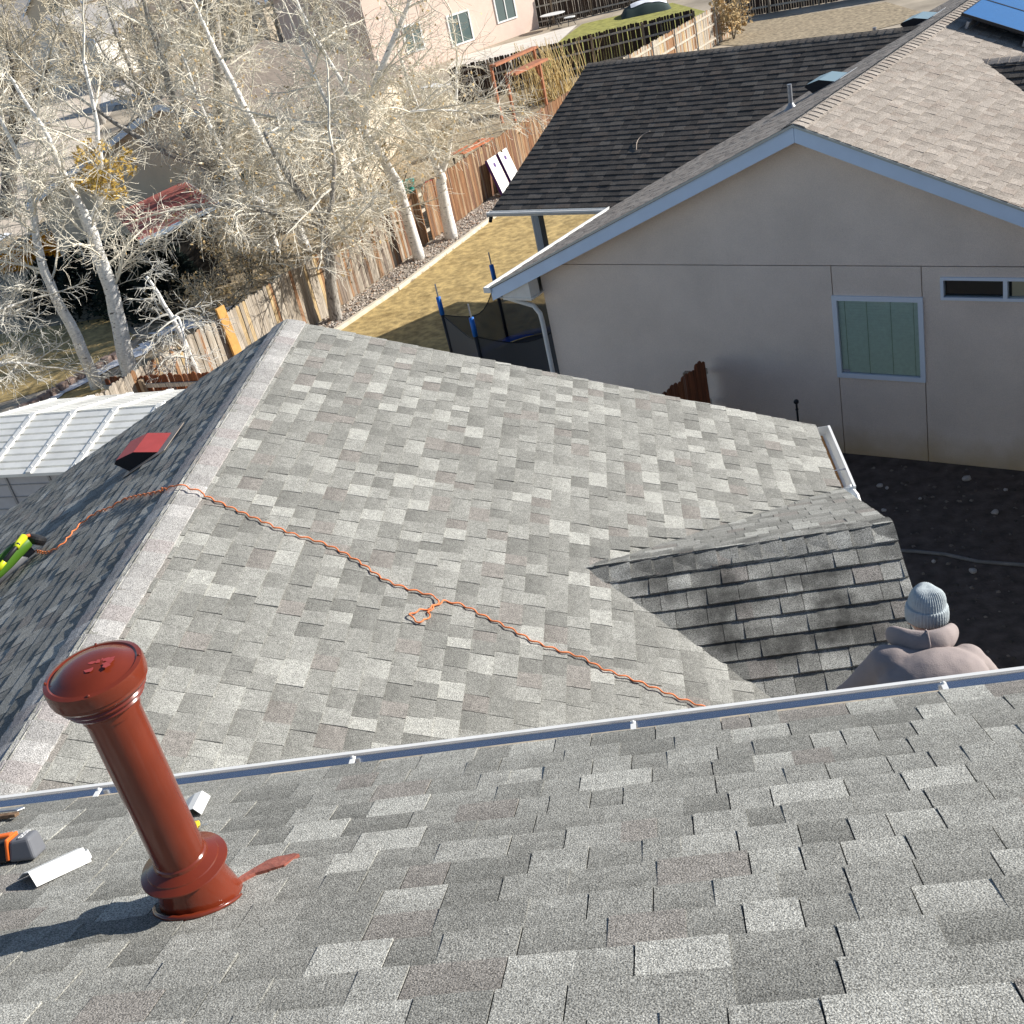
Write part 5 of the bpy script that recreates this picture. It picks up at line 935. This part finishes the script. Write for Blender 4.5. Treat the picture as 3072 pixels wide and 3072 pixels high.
gable_house('house', 'tan house at the top edge left of the pinkish house', (-22, 92), 12, 9, 4.6, 2.4, .8, m_beige, m_roofb, ((0, -3, 1, 1.7, 1.4), (0, 2, 1, 1.7, 1.4), (3, -1, 1, 1.6, 1.4)))
gable_house('house', 'distant brown house on the horizon', (-120, 240), 18, 12, 5, 3, .2, m_beige, m_roofb, ((0, -4, 1.2, 2, 1.5),))
gable_house('house', 'distant grey house between bare trees', (-92, 258), 18, 12, 5, 3, .6, m_cream, m_roofg, ((0, -4, 1.2, 2, 1.5),))
# red roofed shed
rs2 = thing('shed', 'low garden shed with faded red roof among the birches', 'shed', (-13.7, 33.7, -.8)); u = V((-.478, .878, 0)); v = V((.878, .478, 0)); O = V((-13.75, 33.7, -.8))
b = MB(); b.box(O - u * 2.2 - v * .9, u * 4.4, v * 1.8, Zv * 2.0); b.obj('wall', mat('dark_shed_wall', (.045, .04, .035), .9, vary=.2), rs2, fix=True)
for k in range(9): b = MB(); q = O - u * (2.5 - k * .56) - v * 1.2 + Zv * 1.95; b.box(q, u * .545, v * 2.4 + Zv * .35, Zv * .035); b.obj('roof_sheet', m_roofr, rs2, fix=True)
b = MB(); b.box(O - u * 2.55 - v * 1.2 + Zv * 1.85, u * .04, v * 2.4 + Zv * .35, Zv * .13); b.box(O - u * 2.5 + v * 1.2 + Zv * 2.22, u * 5.0, v * .03, Zv * .1); b.obj('fascia', m_fascia, rs2, fix=True)
# arbor, covered table, pots and toys behind the fence
ar = thing('garden_arbor', 'terracotta coloured wooden arbor beyond the fence', 'arbor', (-4.3, 49.5, -.8))
for (p, q, wd) in (((-3.3, 51.2), (-4.9, 48.4), .30), ((-2.95, 47.3), (-4.1, 45.2), .5)):
    p, q = V((*p, 1.35)), V((*q, 1.35)); d = (q - p).normalized(); n_ = V((-d.y, d.x, 0)); b = MB(); b.box(p, q - p, n_ * wd, Zv * .09); b.obj('beam', m_terra, ar, fix=True)
    for x in (p, q): b = MB(); b.box(V((x.x, x.y, -.85)) + n_ * .05, d * .09, n_ * .09, Zv * 2.2); b.obj('post', m_terra, ar, fix=True)
ct = thing('garden_table', 'long orange covered garden table behind the fence', 'table', (-5.6, 40.8, -.8)); b = MB(); b.box((-6.0, 40.2, -.05), V((.95, 1.6, 0)), V((.5, -.3, 0)), Zv * .05); b.obj('table_top', mat('orange_cover', (.55, .17, .07), .7, vary=.1), ct, fix=True)
for (dx, dy) in ((0, 0), (.85, 1.45), (.4, -.24), (1.3, 1.2)): b = MB(); b.box((-5.95 + dx, 40.25 + dy, -.85), (.06, 0, 0), (0, .06, 0), (0, 0, .8)); b.obj('leg', m_barkd, ct)
wt = thing('garden_table', 'white garden table in front of the pinkish house', 'table', (-8.3, 56, -.8)); b = MB(); b.box((-9.1, 56.6, -.02), V((1.5, -1.6, 0)), V((.55, .5, 0)), Zv * .05); b.obj('table_top', m_wht, wt, fix=True)
for (dx, dy) in ((.1, 0), (1.4, -1.4), (.6, .35), (1.85, -1.05)): b = MB(); b.box((-9.1 + dx, 56.6 + dy, -.85), (.06, 0, 0), (0, .06, 0), (0, 0, .84)); b.obj('leg', m_wht, wt)
for k, (x, y, z, r, m_, nm, lb) in enumerate(((-7.35, 38.6, -.8, .22, m_teal, 'plant_pot', 'teal plant pot behind the fence, larger one'), (-9.0, 37.2, -.8, .18, m_teal, 'plant_pot', 'small teal plant pot left of the white birches'), (-6.35, 37.2, -.55, .17, m_toyred, 'plant_pot', 'red pot behind the stout birch'), (-5.6, 36.9, -.4, .16, m_blk, 'bucket', 'black bucket behind the orange fence'))):
    t_ = thing(nm, lb, 'pot', (x, y, -.8)); b = MB(); b.lathe((x, y, -.8), [(r * .6, 0), (r * .75, z + .8 + r), (r, z + .8 + r * 2.2), (r * 1.1, z + .8 + r * 2.25), (r * 1.1, z + .8 + r * 2.5), (r * .9, z + .8 + r * 2.4), (r * .5, z + .8 + r * 1.5)], 16); b.obj('pot', m_, t_, smooth=True)
# patio table set and tarped pile far back
ft = thing('patio_table', 'white topped patio table in the shade of the far fence', 'table', (-3.2, 76, -.8)); b = MB(); b.lathe((-3.3, 75.6, -.06), [(.001, .04), (.75, .04), (.78, .02), (.75, 0), (.001, 0)], 24); b.obj('table_top', m_wht, ft)
for k in range(4): an = k * 1.57 + .6; b = MB(); b.tube([(-3.3 + .15 * math.cos(an), 75.6 + .15 * math.sin(an), -.06), (-3.3 + .5 * math.cos(an), 75.6 + .5 * math.sin(an), -.8)], .03, 6); b.obj('leg', m_blk, ft)
fc = thing('patio_stool', 'white topped stool beside the far patio table', 'stool', (-2.4, 74.9, -.8)); b = MB(); b.lathe((-2.3, 74.9, -.35), [(.001, .04), (.34, .04), (.35, 0), (.001, 0)], 18); b.obj('seat', m_wht, fc)
for k in range(3): an = k * 2.1; b = MB(); b.tube([(-2.3 + .1 * math.cos(an), 74.9 + .1 * math.sin(an), -.34), (-2.3 + .3 * math.cos(an), 74.9 + .3 * math.sin(an), -.8)], .02, 6); b.obj('leg', m_blk, fc)
tp2 = thing('covered_pile', 'dark green covered pile with snow on top by the far lawn', 'pile', (2.0, 73.6, -.8)); b = MB(); n = 14; vs = []
for i in range(n + 1):
    for j in range(9): fx, fy = i / n, j / 8; h = (math.sin(math.pi * fx) ** .4) * (math.sin(math.pi * fy) ** .5) * .62 * (1 + .2 * mnoise.noise((fx * 5, fy * 5, 0))); vs.append((.7 + 2.9 * fx, 72.3 + 2.6 * fy, -.8 + h))
b.add(vs, [(i * 9 + j, (i + 1) * 9 + j, (i + 1) * 9 + j + 1, i * 9 + j + 1) for i in range(n) for j in range(8)]); b.obj('tarp', m_tarp, tp2, smooth=True)
b = MB(); b.add([(x * 1, y, z + .035) for x, y, z in vs], [(i * 9 + j, (i + 1) * 9 + j, (i + 1) * 9 + j + 1, i * 9 + j + 1) for i in range(3, n - 1) for j in range(2, 7)]); b.obj('snow_cover', m_snow, tp2, smooth=True)
b = MB(); b.box((5.0, 58.3, -.85), (.95, 3.2, 0), (.16, -.05, 0), (0, 0, .25)); o = b.obj('bed_timber', mat('new_timber', (.55, .30, .09), .85)); tag(o, 'orange timber edging the dirt yard at the top', 'timber')
# parked cars far up the street
def car(label, x, y, rz, paint):
    z = gz(x, y) + .02; t_ = thing('parked_car', label, 'car', (x, y, z), 'cars parked by the far houses'); M_ = Matrix.Translation((x, y, z)) @ Matrix.Rotation(rz, 4, 'Z')
    def put(nm, mb, m_): mb.v = [tuple(M_ @ V(q)) for q in mb.v]; return mb.obj(nm, m_, t_, fix=True)
    pr_ = [(-2.2, .35), (2.2, .35), (2.25, .75), (1.2, .92), (-2.2, .95)]; b = MB(); b.add([(x_, s_ * .88, z_) for s_ in (-1, 1) for x_, z_ in pr_], [(0, 1, 2, 3, 4), (9, 8, 7, 6, 5)] + [(k, k + 5, (k + 1) % 5 + 5, (k + 1) % 5) for k in range(5)]); bevel(put('body', b, paint), .08, 3)
    b = MB(); b.hexa([(-1.9, -.8, .93), (1.1, -.8, .93), (1.1, .8, .93), (-1.9, .8, .93), (-1.5, -.62, 1.48), (.3, -.62, 1.48), (.3, .62, 1.48), (-1.5, .62, 1.48)]); bevel(put('windows', b, m_glass), .04); b = MB(); b.hexa([(-1.48, -.63, 1.47), (.28, -.63, 1.47), (.28, .63, 1.47), (-1.48, .63, 1.47), (-1.4, -.58, 1.53), (.2, -.58, 1.53), (.2, .58, 1.53), (-1.4, .58, 1.53)]); put('roof', b, paint)
    for wx in (-1.35, 1.4):
        for s_ in (-1, 1): b = MB(); b.tube([(wx, s_ * .72, .33), (wx, s_ * .9, .33)], .33, 18); put('wheel', b, m_tyre)
    for s_ in (-1, 1): b = MB(); b.cbox((2.2, s_ * .62, .62), .08, .3, .14); put('headlight', b, m_wht)
car('dark blue car parked near the far beige house', -52, 132, .5, m_car1); car('second dark car parked up the street', -45.5, 134, .4, m_car1); car('silver car parked by the pale street at the left', -33.5, 56.5, 1.2, m_car2)
